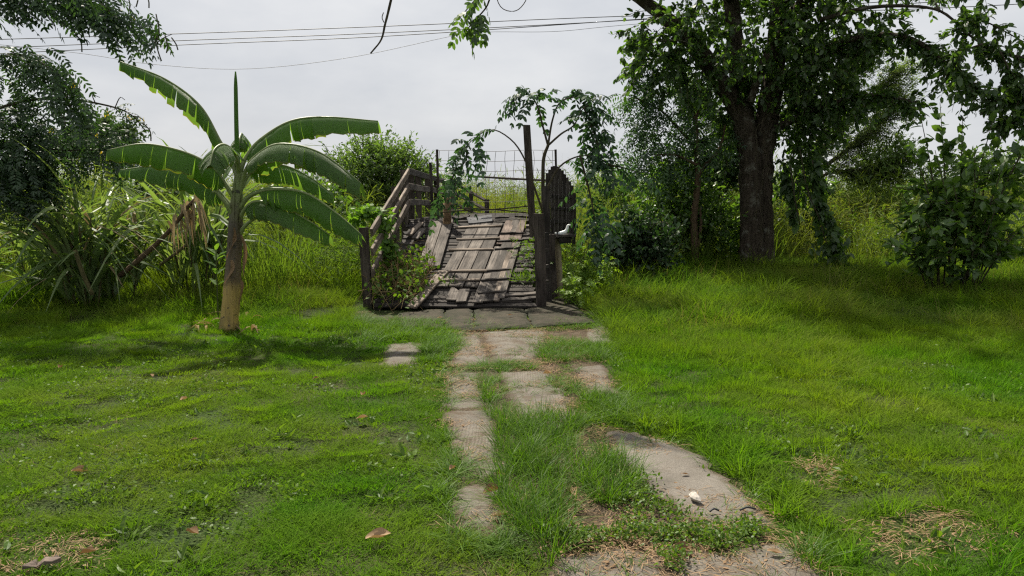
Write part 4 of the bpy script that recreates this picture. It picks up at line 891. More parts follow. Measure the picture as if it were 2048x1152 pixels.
# feathery acacia behind the big tree
AY = 24.0
ac = thing('acacia_tree', 'pale feathery acacia fanning out behind the big tree', 'tree', (W(1560, 500, AY)[0], AY, 0))
LB = [limb([(1560, 520, 9), (1580, 400, 8), (1620, 330, 7), (1680, 260, 5), (1740, 200, 3), (1790, 150, 1.5)], AY), limb([(1600, 370, 5), (1680, 310, 4), (1740, 265, 2), (1780, 220, 1.2)], AY), limb([(1610, 345, 5), (1650, 250, 4), (1690, 170, 2), (1720, 115, 1.2)], AY), limb([(1590, 390, 4), (1660, 345, 3), (1720, 345, 2), (1770, 330, 1)], AY), limb([(1600, 330, 5), (1600, 230, 3), (1620, 130, 2)], AY), limb([(1570, 420, 5), (1500, 300, 4), (1440, 250, 2), (1400, 200, 1)], AY)]
V, Fs = tubes(LB, 7, .03); part('trunk', V, Fs, M['twig'], ac, True)
ls = LS(); tw = []
for P, R in LB:
    ts = twigs(P, 105, 1.1, .25, 1, -.15, 1.5, .6); tw += ts
    for q in ts:
        p_, t_ = along(q, 9); pinnate(ls, p_, t_ * .9 + rdir(9) * .6, .36, 5, .10, .034, .2, .1)
ls.build('crown', M['lf_acacia'], ac, 'kite'); V, Fs = join(twiggy(tw, .010, .004)); part('twigs', V, Fs, M['twig'], ac)['kind'] = 'stuff'

# broad-leaved bush at right
RY = 12.6
bb = thing('broad_leaved_bush', 'tall many-stemmed bush with broad leaves at the right edge', 'shrub', (*W(1900, 545, RY)[:2], 0))
ls = LS(); stems = []
for (tx, ty, d) in ((1838, 215, 0), (1880, 205, .2), (1925, 235, -.2), (1818, 285, -.2), (1790, 370, 0), (1765, 430, .2), (1760, 480, -.3), (1990, 225, 0), (2040, 195, .2), (2060, 270, -.2), (2075, 340, .1), (1870, 300, -.4), (1950, 300, -.4), (2010, 320, -.4), (1905, 360, -.5), (1830, 420, -.5), (1990, 420, -.5), (2050, 450, -.4), (1860, 470, -.6), (1940, 460, -.6), (1800, 500, -.3), (2110, 200, 0), (2100, 420, 0)):
    bx = 1900 + (tx - 1900) * .22 + random.uniform(-12, 12)
    A = W(bx, 555, RY); A[2] = -.03; B = W(tx, ty, RY + d); mid = A * .45 + B * .55 + np.array([(B[0] - A[0]) * -.12, d * .3, .15])
    q = smoothpath([A, mid, B], 22); stems.append(q)
    L = np.linalg.norm(B - A); simple_leaves(ls, q, int(12 * L), .155, .098, .35, .25, 1)
    for t_ in twigs(q, int(4.2 * L), .40, .22, .62, 0, .8): stems.append(t_); simple_leaves(ls, t_, 9, .155, .095, .35, .2, 1)
V, Fs = join([tube(q, np.linspace(.016 if len(q) > 10 else .006, .004, len(q)), 6) for q in stems]); part('stems', V, Fs, M['twig'], bb, True)
ls.build('foliage', M['lf_bush'], bb, 'leaf')

# overhanging branch end at the top middle, and a bare twig
ob = thing('overhanging_branch', 'leafy branch tip hanging into the sky at top middle', 'branch', W(960, -60, 7.0))
q1 = smoothpath(pxl([(1010, -120), (985, -40), (950, 0), (920, 35)], 7), 16); q2 = smoothpath(pxl([(985, -40), (975, 10), (945, 45), (930, 66)], 7), 16); q3 = smoothpath(pxl([(985, -40), (1000, 12), (1030, 22), (1052, 0), (1060, -40)], 7), 20)
V, Fs = join([tube(q1, np.linspace(.012, .004, 16), 6), tube(q2, np.linspace(.010, .003, 16), 6), tube(q3, .004, 5)]); part('stem', V, Fs, M['twig'], ob, True)
ls = LS(); 
for q, k in ((q1, 10), (q2, 9)):
    p_, t_ = along(q, k, .4, .9); pinnate(ls, p_, t_ * .4 + rdir(k) * .5 + np.array([0, 0, -.3]), .16, 5, .075, .036, .4, .5)
ls.build('foliage', M['lf_big'], ob, 'oval')
q1 = smoothpath(pxl([(800, -80), (782, 0), (770, 50), (762, 80), (741, 107)], 6.5), 20); q2 = smoothpath(pxl([(768, 45), (764, 35), (767, 25)], 6.5), 6); q3 = smoothpath(pxl([(1248, -5), (1250, 30), (1232, 40)], 8), 8)
V, Fs = join([tube(q1, np.linspace(.013, .006, 20), 6, .06), tube(q2, .004, 5)]); o = part('bare_twig', V, Fs, M['twig'], None, True, None, q1[0]); tag(o, 'bare dead twig hanging from above against the sky', 'twig')

# ------------------------------------------------------------------ cane clumps and dry canes at left
def cane(label, base_px, Y, stems, nl, leafL, dry=.12, seed=0):
    b = W(base_px[0], base_px[1], Y); b[2] = 0
    t = thing('sugar_cane', label, 'sugar cane', b, 'sugar cane clumps')
    for k in range(stems):
        a = random.uniform(0, 6.28); r = random.uniform(.02, .28); h = random.uniform(.45, .8) * leafL
        A = b + np.array([math.cos(a) * r, math.sin(a) * r, -.03]); lean = np.array([math.cos(a) * .25, math.sin(a) * .25, 0]) * h
        P = smoothpath([A, A + lean * .4 + UP * h * .5, A + lean + UP * h], 10); V, Fs = tube(P, np.linspace(.016, .009, 10), 6); part('stalk', V, Fs, M['cane_stem'], t, True)
        for i in range(nl):
            f = random.uniform(.12, .9); p0 = P[int(f * 9)]; az_ = random.uniform(0, 6.28); el = random.uniform(1.0, 1.5); L = leafL * random.uniform(.75, 1.25)
            d = np.array([math.cos(az_) * math.cos(el), math.sin(az_) * math.cos(el), math.sin(el)]); s_ = np.linspace(0, 1, 9)[:, None]
            Q = p0 + d * s_ * L + np.array([math.cos(az_) * .45, math.sin(az_) * .45, -random.uniform(.25, 1.15)]) * s_ ** 2.4 * L * .85
            V, Fs = ribbon(Q, random.uniform(.026, .05)); isd = random.random() < dry
            part('leaf', V, Fs, M['cane_dry' if isd else 'cane_leaf'], t, False, {'tint': np.full(len(V), random.random())})
cane('cane clump with long arching pale leaves under the senna', (170, 560), 11.3, 10, 13, 1.75, .10)
cane('cane clump with drooping leaves left of the fallen dry stalk', (240, 555), 11.8, 8, 10, 1.8, .12)
cane('tall cane clump rising behind the banana crown', (385, 500), 12.3, 10, 9, 2.25, .0)
cane('cane clump at the far left edge', (75, 550), 12.0, 7, 9, 1.6, .1)
dc = thing('dry_cane', 'fallen brown cane stalk with hanging dead leaves left of the banana', 'dry cane', (*W(265, 535, 11.2)[:2], 0))
P = smoothpath(pxl([(240, 552), (300, 500), (345, 455), (375, 415), (395, 395)], 11.0), 18); V, Fs = tube(P, np.linspace(.04, .025, 18), 7, .08); part('stalk', V, Fs, M['bark_thin'], dc, True)
P2 = smoothpath(pxl([(320, 530), (350, 508), (372, 490)], 11.0), 8); V, Fs = tube(P2, .022, 6); part('stalk', V, Fs, M['cane_stem'], dc, True)
for i in range(34):
    p0 = P[random.randint(9, 17)] + .06 * rng.standard_normal(3); L = random.uniform(.5, 1.0); s_ = np.linspace(0, 1, 8)[:, None]; d = np.array([random.uniform(-.3, .5), random.uniform(-.4, .2), random.uniform(-.1, .5)])
    Q = p0 + d * s_ * L * .5 + np.array([0, 0, -1]) * s_ ** 1.5 * L * .75; Q[:, 2] = np.maximum(Q[:, 2], .04)
    V, Fs = ribbon(Q, random.uniform(.012, .024)); part('dead_leaf', V, Fs, M['cane_dry'], dc, False, {'tint': np.full(len(V), random.random())})
q = smoothpath(pxl([(150, 500), (165, 545), (185, 590)], 10.3), 10); V, Fs = tube(q, .028, 7); o = part('pale_cane', V, Fs, M['cane_stem'], None, True, None, q[0]); tag(o, 'short pale cane piece leaning into the grass at left', 'cane')
# young plant behind the banana stem
yp = thing('young_plant', 'young plant with glossy pointed leaves just left of the banana stem', 'plant', (*W(435, 600, 9.9)[:2], 0))
A = W(435, 600, 9.9); A[2] = 0; q = smoothpath([A, W(433, 540, 9.9), W(432, 500, 9.9)], 10); V, Fs = tube(q, .008, 6); part('stem', V, Fs, M['twig_green'], yp, True)
for i in range(11):
    f = .35 + .065 * i; p0 = q[min(9, int(f * 9))]; a = i * 2.4; ls = LS(); ls.add(p0, np.array([math.cos(a), math.sin(a) * .7, .55]), np.array([0, -.2, 1]), .18, .065); ls.build('leaf', M['lf_bush'], yp, 'leaf')
# vine on the railing and withered vine on the ramp edge
rv = thing('railing_vine', 'bright green vine draped over the lower end of the left railing', 'vine', (*bp(.5, TL, 0)[:2], 0))
ls = LS()
for c, r, k in (((735, 425), (38, 18, .3), 150), ((765, 440), (26, 24, .25), 120), ((775, 490), (18, 42, .2), 130), ((790, 510), (14, 25, .2), 50), ((712, 440), (22, 20, .3), 60)):
    C = W(*c, 12.0); kk = 12 / F; pts, v = blob_points(C, (r[0] * kk, r[2], r[1] * kk), k, .1); ls.add(pts, unit(rdir(k) + [0, 0, -.3]), unit(np.array([0, -.3, 1]) + .6 * rng.standard_normal((k, 3))), .10 * (1 + .2 * rng.standard_normal(k)), .075)
ls.build('foliage', M['lf_vine'], rv, 'leaf')
q = [smoothpath(pxl(a, 12.0), 14) for a in ([(700, 445), (740, 425), (775, 445), (785, 510), (780, 560)], [(760, 420), (770, 470), (768, 530)])]
V, Fs = join([tube(a, .008, 5) for a in q]); part('stem', V, Fs, M['twig_green'], rv, True)
wv_ = thing('withered_vine', 'tangle of withered straw-coloured vine heaped on the left edge of the ramp', 'vine', (*bp(.7, TL + .3, 0)[:2], 0))
tw = []; ls = LS()
for i in range(420):
    px, py = random.gauss(800, 34), random.gauss(548, 24)
    if py > 600 or py < 488 or px < 745 or px > min(862, 812 + (618 - py) * .8): continue
    c = ramp_at(px, py, .02 + .22 * random.random()); d = rdir(1)[0]; d2 = rdir(1)[0]; L = random.uniform(.12, .35)
    tw.append(smoothpath([c - d * L, c + d2 * .08, c + d * L * .8 + np.array([0, 0, -.1])], 6))
    k = 3; ls.add(c + .08 * rng.standard_normal((k, 3)), rdir(k), rdir(k, .8), .075, .05)
V, Fs = join(twiggy(tw, .005, .003)); part('stems', V, Fs, M['dry'], wv_, False, {'tint': rng.random(len(V))})
ls.build('foliage', M['lf_weed'], wv_, 'oval')
# weeds rooted in the ramp boards
rw = thing('ramp_weed', 'yellow-green weed sprouting through the right side of the ramp', 'weed', ramp_at(1060, 530)); ls = LS()
for c, k, s_ in (((1058, 500), 24, .12), ((1050, 490), 12, .09), ((1062, 530), 22, .12)):
    C = ramp_at(*c, .12); pinnate(ls, C + s_ * rng.standard_normal((k, 3)) * [1, 1, .7], rdir(k, .3), .16, 5, .05, .02, .4)
ls.build('foliage', M['lf_weed'], rw, 'oval')
rw = thing('ramp_weed', 'dark grassy weed tuft low on the right side of the ramp', 'weed', ramp_at(1040, 565)); ls = LS()
for c, k in (((1040, 562), 60), ((1065, 560), 40), ((895, 570), 30)):
    C = ramp_at(*c, .0); ls.add(C + rng.standard_normal((k, 3)) * [.09, .06, .01], rdir(k, 1.0), rdir(k), .20, .012)
ls.build('foliage', M['lf_weed'], rw, 'oval')
# bright ferny weeds right of the ramp, each plant its own
for i, (px, py, h, lab) in enumerate(((1140, 592, .75, 'bright ferny weed closest to the bamboo post'), (1172, 588, .85, 'tall bright ferny weed between the bamboo post and the dark shrub'), (1205, 590, .6, 'bright ferny weed at the left foot of the dark shrub'), (1155, 612, .42, 'low bright ferny weed at the right corner of the apron'))):
    b = G(px, py + 4); t = thing('ferny_weed', lab, 'weed', (b[0], b[1], 0), 'ferny weeds beside the ramp'); ls = LS(); tb_ = []
    for k in range(7):
        q = smoothpath([b + rng.standard_normal(3) * [.05, .05, 0], b + rng.standard_normal(3) * [.10, .1, 0] + UP * h * .5, b + rng.standard_normal(3) * [.22, .2, .08] + UP * h], 10); tb_.append(tube(q, .005, 5))
        p_, t_ = along(q, 12, .3, 1); pinnate(ls, p_, t_ * .3 + rdir(12, .2), .17, 6, .055, .017, .5, .3)
    V, Fs = join(tb_); part('stem', V, Fs, M['twig_green'], t, True); ls.build('foliage', M['lf_fern'], t, 'oval')
# ------------------------------------------------------------------ grass: tuft meshes scattered by geometry nodes
def blades(n, r, h0, h1, w, lean, curl, levels=3, stalks=0):
    a = rng.random(n) * 2 * np.pi; rr = r * np.sqrt(rng.random(n)); b = np.stack([rr * np.cos(a), rr * np.sin(a), np.full(n, -.01)], -1)
    h = h0 + (h1 - h0) * rng.random(n); az_ = a + rng.standard_normal(n) * 1.0
    d = np.stack([np.cos(az_), np.sin(az_), np.zeros(n)], -1); sd_ = np.stack([-np.sin(az_), np.cos(az_), np.zeros(n)], -1)
    tw_ = rng.standard_normal(n)[:, None] * .6; sd_ = unit(sd_ + d * tw_)
    ln = np.abs(lean * (1 + .6 * rng.standard_normal(n)))[:, None]; cu = np.abs(curl * (1 + .6 * rng.standard_normal(n)))[:, None]
    V = []; ts = np.linspace(0, 1, levels)
    for t in ts[:-1]:
        c = b + UP * (h[:, None] * (t - .35 * cu * t ** 3)) + d * (h[:, None] * (ln * t + cu * t * t)); ww = w * (1 - .55 * t) * (.7 + .6 * rng.random((n, 1)) if False else 1)
        V += [c - sd_ * ww * .5, c + sd_ * ww * .5]
    t = 1.0; V.append(b + UP * (h[:, None] * (t - .35 * cu * t ** 3)) + d * (h[:, None] * (ln + cu)))
    k = len(V); V = np.stack(V, 1).reshape(-1, 3); o = (np.arange(n) * k)[:, None]
    Q = [np.stack([o[:, 0] + 2 * i, o[:, 0] + 2 * i + 1, o[:, 0] + 2 * i + 3, o[:, 0] + 2 * i + 2], -1) for i in range(levels - 2)]
    T = np.stack([o[:, 0] + k - 3, o[:, 0] + k - 2, o[:, 0] + k - 1], -1)
    return V, ([np.vstack(Q)] if Q else []) + [T], np.repeat(rng.random(n), k)
def tuft(name, mat, nom, n, r, h0, h1, w, lean, curl, levels=3):
    """blades of about nom metres, stored with unit height so that the z scale is the height"""
    V, Fs, t = blades(n, r, h0 * nom, h1 * nom, w, lean, curl, levels); V = V / [1, 1, nom]; o = bpy.data.objects.new(name, mesh(name, V, Fs, mat, False, {'tint': t})); return o
def leaf_tuft(name, mat, n, r, h, l, w, tpl='oval'):
    ls = LS(); p = rng.standard_normal((n, 3)) * [r, r, 0]; p[:, 2] = h * rng.random(n); ls.add(p, rdir(n, .3), unit(UP + .6 * rng.standard_normal((n, 3))), l * (1 + .3 * rng.standard_normal(n)), w)
    V, Fs, t = ls.arrays(tpl); return bpy.data.objects.new(name, mesh(name, V, Fs, mat, False, {'tint': t}))
def scatter(name, label, sources, P, scl, idx=None, tilt=.12, cat='grass'):
    n_ = len(P); cl = bpy.data.collections.new(name + '_sources')
    for s_ in sources: cl.objects.link(s_)
    for q, s_ in enumerate(sources): s_.name = '%s_source_%02d' % (name, q)
    me = mesh(name, P, [], None)
    rot = np.stack([rng.standard_normal(n_) * tilt, rng.standard_normal(n_) * tilt, rng.random(n_) * 6.283], -1).astype(np.float32)
    a = me.attributes.new('rot', 'FLOAT_VECTOR', 'POINT'); a.data.foreach_set('vector', rot.ravel())
    a = me.attributes.new('scl', 'FLOAT_VECTOR', 'POINT'); a.data.foreach_set('vector', np.asarray(scl, np.float32).ravel())
    a = me.attributes.new('idx', 'INT', 'POINT'); a.data.foreach_set('value', (rng.integers(0, len(sources), n_) if idx is None else idx).astype(np.int32))
    o = bpy.data.objects.new(name, me); col.objects.link(o); tag(o, label, cat, None, 'stuff')
    ng = bpy.data.node_groups.new(name + '_scatter', 'GeometryNodeTree')
    ng.interface.new_socket('Geometry', in_out='INPUT', socket_type='NodeSocketGeometry'); ng.interface.new_socket('Geometry', in_out='OUTPUT', socket_type='NodeSocketGeometry')
    N, L = ng.nodes, ng.links
    gi, go = N.new('NodeGroupInput'), N.new('NodeGroupOutput'); ip = N.new('GeometryNodeInstanceOnPoints'); ci = N.new('GeometryNodeCollectionInfo')
    ci.inputs[0].default_value = cl; ci.inputs[1].default_value = True; ci.inputs[2].default_value = True
    L.new(gi.outputs[0], ip.inputs['Points']); L.new(ci.outputs[0], ip.inputs['Instance']); ip.inputs['Pick Instance'].default_value = True
    for nm, dt, sk in (('rot', 'FLOAT_VECTOR', 'Rotation'), ('scl', 'FLOAT_VECTOR', 'Scale'), ('idx', 'INT', 'Instance Index')):
        q = N.new('GeometryNodeInputNamedAttribute'); q.data_type = dt; q.inputs[0].default_value = nm; L.new(q.outputs[0], ip.inputs[sk])
    L.new(ip.outputs[0], go.inputs[0]); md = o.modifiers.new('scatter', 'NODES'); md.node_group = ng
    return o
def sample(n, y0, y1, power=1.0, margin=1.2):
    y = y0 + (y1 - y0) * rng.random(n * 3) ** power; hw = .70 * y + margin; keep = rng.random(n * 3) < hw / (.70 * y1 + margin)
    y = y[keep][:n]; hw = hw[keep][:n]; return np.stack([(rng.random(len(y)) * 2 - 1) * hw, y], -1)
def grid_sample(y0, y1, dens, margin=1.2):
    """even random cover; dens(y) tufts per square metre"""
    out = []
    y = y0
    while y < y1:
        dy = min(.5, y1 - y); hw = .70 * (y + dy) + margin; k = int(2 * hw * dy * dens(y)); out.append(np.stack([(rng.random(k) * 2 - 1) * hw, y + dy * rng.random(k)], -1)); y += dy
    return np.vstack(out)
PATH = poly([(700, 600), (700, 655), (770, 662), (905, 660), (925, 690), (890, 725), (878, 748), (880, 850), (922, 925), (905, 975), (890, 1020), (898, 1070), (960, 1090), (1080, 1135), (1060, 1230), (1760, 1230), (1640, 1140), (1572, 1062), (1520, 1010), (1458, 955), (1405, 910), (1330, 878), (1215, 858), (1170, 840), (1165, 800), (1245, 795), (1225, 728), (1180, 700), (1235, 690), (1215, 655), (1190, 640), (1150, 590)])
LEFTPAD = poly([(768, 690), (842, 686), (828, 726), (766, 734)])
BRIDGE = np.array([bp(-.75, TL - .1)[:2], bp(-.75, TR + .25)[:2], bp(0, TR + .12)[:2], bp(16, TR + .15)[:2], bp(16, TL - .15)[:2], bp(0, TL + .05)[:2]])
BARE = [poly(q) for q in ([(1590, 930), (1660, 925), (1680, 965), (1610, 975)], [(1730, 1050), (1850, 1020), (1960, 1040), (1990, 1120), (1800, 1140), (1720, 1100)], [(0, 1060), (110, 1075), (230, 1090), (200, 1152), (0, 1152)], [(930, 640), (1100, 650), (1090, 662), (930, 668)])]
def clear(P, thin=.12):
    k = ~inside(P, PATH) & ~inside(P, BRIDGE); k &= ~(inside(P, LEFTPAD) & (rng.random(len(P)) > .15))
    for b in BARE: k &= ~(inside(P, b) & (rng.random(len(P)) > .22))
    return k
def place(P): return np.c_[P, gz(P[:, 0], P[:, 1])]
def height_field(P):
    """typical sward height in metres"""
    x, y = P[:, 0], P[:, 1]
    left = np.interp(y, [3, 7.5, 8.6, 10.0, 11.5, 13], [.036, .040, .060, .13, .27, .42]); right = np.interp(y, [3, 5.5, 7.0, 8.5, 10, 12, 15], [.048, .058, .085, .17, .24, .28, .42])
    f = np.clip((x + .4) / .9, 0, 1); h = left * (1 - f) + right * f
    return h * (1 + .32 * vn(x, y, .9, 2.0) + .22 * vn(x, y, 2.6, 5.0))
# sward: broad patches in the open, small tufts along the edges of path, bridge and bare spots
def solid(P):
    k = inside(P, PATH) | inside(P, BRIDGE) | inside(P, LEFTPAD)
    for b in BARE: k |= inside(P, b)
    return k
def open_zone(P, r):
    k = ~solid(P)
    for a in range(8): k &= ~solid(P + r * np.array([math.cos(a * .785), math.sin(a * .785)]))
    return k
def dens_mask(P): return rng.random(len(P)) < np.clip(1.2 + .6 * vn(P[:, 0], P[:, 1], 1.35, 9), .62, 1)
S_short = [tuft('lawn_tuft_%d' % i, M['grass'], .065, 44, .085, .55, 1.15, .0042, .55, .5) for i in range(5)]
S_patch = [tuft('lawn_patch_%d' % i, M['grass'], .065, 330, .23, .45, 1.25, .0042, .55, .55) for i in range(8)]
P1 = grid_sample(2.6, 10.2, lambda y: np.interp(y, [3, 5, 10], [36, 32, 22])); P1 = P1[open_zone(P1, .24)]
P2 = grid_sample(2.6, 10.2, lambda y: np.interp(y, [3, 5, 10], [270, 230, 150])); P2 = P2[clear(P2 + .035 * rng.standard_normal(P2.shape)) & ~open_zone(P2, .16)]
P = np.vstack([P1, P2]); ix = np.concatenate([rng.integers(0, 8, len(P1)), rng.integers(8, 13, len(P2))]); h = height_field(P)
k = (h < .17 * (1 + .3 * rng.random(len(P)))) & dens_mask(P); P, h, ix = P[k], h[k], ix[k]
hs = h * (.8 + .4 * rng.random(len(h)))
scatter('lawn_grass', 'short mown lawn grass on both sides of the path', S_patch + S_short, place(P), np.stack([np.ones(len(P)), np.ones(len(P)), hs], -1), ix)
print('lawn tufts', len(P))
S_creep = [leaf_tuft('clover_tuft_%d' % i, M['lf_weed'], 26, .06, .035, .024, .015) for i in range(3)]
P = grid_sample(2.8, 9.5, lambda y: 26); P = P[clear(P)]; P = P[vn(P[:, 0], P[:, 1], 1.1, 4.0) > .0]
scatter('lawn_weeds', 'small round-leaved weeds creeping through the lawn', S_creep, place(P), np.ones((len(P), 3)) * (.8 + .5 * rng.random((len(P), 1))), cat='ground cover')
S_dry = [tuft('dry_blades_%d' % i, M['dry'], .05, 16, .10, .4, 1.0, .0035, 1.2, .8) for i in range(3)] + [leaf_tuft('broad_weed_%d' % i, M['lf_weed'], 9, .035, .03, .06, .026, 'leaf') for i in range(3)]
P = grid_sample(2.7, 9.5, lambda y: 6); P = P[clear(P)]; ix = np.where(vn(P[:, 0], P[:, 1], .9, 8) > .1, rng.integers(0, 3, len(P)), rng.integers(3, 6, len(P))); sc3 = np.where(ix[:, None] < 3, np.array([[1.0, 1.0, .05]]), np.ones((1, 3))) * (.8 + .4 * rng.random((len(P), 1)))
scatter('lawn_thatch', 'dead straw blades and broad-leaved weeds scattered in the lawn', S_dry, place(P), sc3, ix, .05, 'ground cover')
# rough meadow grass
S_mid = [tuft('meadow_tuft_%d' % i, M['grass_mid'], .25, 40, .12, .5, 1.15, .0070, .40, .75, 4) for i in range(4)] + [tuft('meadow_patch_%d' % i, M['grass_mid'], .25, 230, .32, .4, 1.2, .0070, .45, .75, 4) for i in range(6)] + [tuft('meadow_stalks_%d' % i, M['straw'], .25, 14, .3, .9, 1.5, .0035, .3, .35, 4) for i in range(2)]
P1 = grid_sample(6.2, 17.5, lambda y: np.interp(y, [6, 9, 12, 17], [11, 12, 9, 6])); P1 = P1[open_zone(P1, .34)]
P2 = grid_sample(6.2, 17.5, lambda y: 70); P2 = P2[clear(P2) & ~open_zone(P2, .26)]
P = np.vstack([P1, P2]); ix = np.concatenate([np.where(rng.random(len(P1)) < .78, rng.integers(4, 10, len(P1)), rng.integers(10, 12, len(P1))), rng.integers(0, 4, len(P2))])
h = height_field(P); k = h > .115 * (1 + .25 * rng.standard_normal(len(P))); P, h, ix = P[k], h[k], ix[k]
h = h * (.75 + .5 * rng.random(len(h))); sxy = np.clip(h / .25, .75, 1.4)
scatter('meadow_grass', 'rough knee-high meadow grass behind the mown lawn', S_mid, place(P), np.stack([sxy, sxy, h * 1.05], -1), ix)
print('meadow tufts', len(P))
# sparse longer tufts in the right lawn
P = grid_sample(2.9, 8, lambda y: 20); P = P[clear(P) & (P[:, 0] > .3)]; P = P[vn(P[:, 0], P[:, 1], 1.6, 1.0) > .05]; h = .10 + .10 * rng.random(len(P))
near_edge = grid_sample(2.9, 7, lambda y: 160); ed = poly([(1215, 850), (1335, 870), (1410, 902), (1465, 948), (1530, 1005), (1580, 1060), (1660, 1145), (1720, 1120), (1640, 1040), (1560, 960), (1480, 890), (1400, 850), (1300, 835)]); near_edge = near_edge[inside(near_edge, ed)]
P = np.vstack([P, near_edge]); h = np.concatenate([h, .08 + .10 * rng.random(len(near_edge))])
scatter('coarse_grass', 'coarser longer grass tufts in the right lawn and along the slab edge', [tuft('coarse_tuft_%d' % i, M['grass'], .13, 22, .05, .6, 1.25, .0065, .5, .6, 4) for i in range(4)], place(P), np.stack([np.ones(len(P)), np.ones(len(P)), h], -1))
# tufts growing in the path joints
TUFT = [([(952, 768), (1000, 762), (1022, 800), (1012, 852), (985, 842)], .13, 120), ([(985, 862), (1038, 838), (1155, 846), (1165, 915), (1105, 962), (1012, 935)], .20, 170), ([(1005, 945), (1110, 955), (1155, 1000), (1130, 1055), (1040, 1085), (998, 1020)], .19, 150),
        ([(1150, 935), (1232, 915), (1268, 958), (1258, 1012), (1172, 1015)], .21, 170), ([(1035, 1058), (1130, 1050), (1132, 1122), (1045, 1135)], .23, 150), ([(950, 732), (1062, 722), (1064, 742), (958, 750)], .06, 200), ([(1068, 690), (1205, 688), (1215, 724), (1085, 728)], .10, 170),
        ([(1092, 762), (1130, 752), (1168, 790), (1112, 798)], .08, 170), ([(905, 738), (960, 735), (960, 744), (890, 750)], .04, 100), ([(960, 752), (1000, 750), (1000, 765), (960, 768)], .06, 120), ([(1100, 640), (1180, 640), (1200, 660), (1110, 662)], .10, 90), ([(700, 640), (880, 646), (905, 662), (925, 690), (890, 725), (840, 730), (842, 684), (770, 686), (700, 700)], .10, 150),
        ([(1170, 792), (1245, 795), (1330, 878), (1215, 856), (1165, 845)], .11, 190), ([(1165, 690), (1225, 690), (1240, 735), (1215, 730)], .10, 130), ([(1480, 1140), (1530, 1140), (1530, 1170), (1480, 1170)], .12, 60), ([(1370, 1120), (1420, 1118), (1420, 1150), (1370, 1150)], .08, 60),
        ([(880, 930), (930, 930), (945, 965), (900, 1000), (870, 980)], .06, 130), ([(895, 1040), (990, 1060), (1060, 1100), (1060, 1140), (900, 1100)], .08, 150), ([(880, 850), (900, 860), (925, 920), (890, 900)], .05, 120), ([(1580, 1075), (1640, 1090), (1660, 1150), (1600, 1140)], .14, 140), ([(900, 656), (1060, 656), (1190, 646), (1195, 658), (1060, 664), (900, 664)], .05, 110), ([(874, 748), (892, 748), (894, 860), (925, 925), (900, 930), (876, 860)], .05, 120), ([(872, 980), (905, 975), (915, 1060), (890, 1060)], .06, 140)]
PP, HH = [], []
allp = grid_sample(2.6, 12, lambda y: 260, .3)
for q, h, dn in TUFT:
    pg = poly(q); s_ = allp[inside(allp, pg)]; s_ = s_[rng.random(len(s_)) < dn / 260]
    PP.append(s_); HH.append(h * (.55 + .65 * rng.random(len(s_))))
P = np.vstack(PP); h = np.concatenate(HH)
sp_ = allp[inside(allp, PATH) & ~inside(allp, BRIDGE)]; sp_ = sp_[(rng.random(len(sp_)) < .16) & (vn(sp_[:, 0], sp_[:, 1], 4.0, 7) > .15)]
P = np.vstack([P, sp_]); h = np.concatenate([h, .03 + .04 * rng.random(len(sp_))])
S_path = [tuft('path_tuft_%d' % i, M['grass_path'], .16, 30, .045, .55, 1.2, .0042, .45, .5, 4) for i in range(5)]
scatter('path_grass', 'grass tufts growing out of the joints of the concrete path', S_path, np.c_[P, np.full(len(P), .006)], np.stack([np.ones(len(P)), np.ones(len(P)), h], -1))
# low creeping cover by the smooth slab
CREEP = [poly(q) for q in ([(1228, 985), (1275, 962), (1325, 1008), (1395, 1052), (1330, 1040), (1262, 1020)], [(1180, 1092), (1260, 1060), (1330, 1060), (1405, 1062), (1500, 1056), (1540, 1068), (1500, 1098), (1440, 1108), (1360, 1094), (1300, 1088), (1240, 1092)], [(1090, 1078), (1200, 1080), (1200, 1096), (1110, 1094)], [(1225, 1000), (1290, 1030), (1300, 1060), (1240, 1050)], [(1300, 1100), (1370, 1105), (1360, 1150), (1320, 1130)], [(1450, 1050), (1540, 1066), (1545, 1074), (1500, 1078)])]
allp = grid_sample(2.8, 5.5, lambda y: 420, .2); P = np.vstack([allp[inside(allp, c)] for c in CREEP])
scatter('ground_cover', 'low creeping small-leaved plants round the smooth slab', [leaf_tuft('creeper_tuft_%d' % i, M['lf_weed'], 40, .030, .055, .017, .010) for i in range(4)], np.c_[P, np.full(len(P), .015)], np.ones((len(P), 3)) * (.6 + .8 * rng.random((len(P), 1))), cat='ground cover')
# dry litter on and beside the path
lit = []
allp = grid_sample(2.7, 11.5, lambda y: 620, .2)
k = inside(allp, PATH) & ~inside(allp, BRIDGE); a_ = allp[k]; a_ = a_[vn(a_[:, 0], a_[:, 1], 3.4, 3) > .12]
b_ = np.vstack([allp[inside(allp, b)] for b in BARE]); c_ = poly([(1120, 1060), (1240, 1030), (1600, 1070), (1640, 1150), (1120, 1110)]); c_ = allp[inside(allp, c_)]
P = np.vstack([a_[rng.random(len(a_)) < .30], b_[rng.random(len(b_)) < .30], c_[rng.random(len(c_)) < .5]])
P = P + .04 * rng.standard_normal(P.shape)
def straw_src(i):
    ls = LS(); n_ = 10; q = rng.standard_normal((n_, 3)) * [.04, .04, 0]; q[:, 2] = .003 + .01 * rng.random(n_); d = rng.standard_normal((n_, 3)) * [1, 1, .12]; ls.add(q, d, UP, .035 + .05 * rng.random(n_), .0035)
    n2 = 1; q = rng.standard_normal((n2, 3)) * [.04, .04, 0]; q[:, 2] = .006; ls.add(q, rng.standard_normal((n2, 3)) * [1, 1, .2], UP, .028, .014)
    V, Fs, t = ls.arrays('oval'); return bpy.data.objects.new('litter_%d' % i, mesh('litter', V, Fs, M['dry_leaf'], False, {'tint': t}))
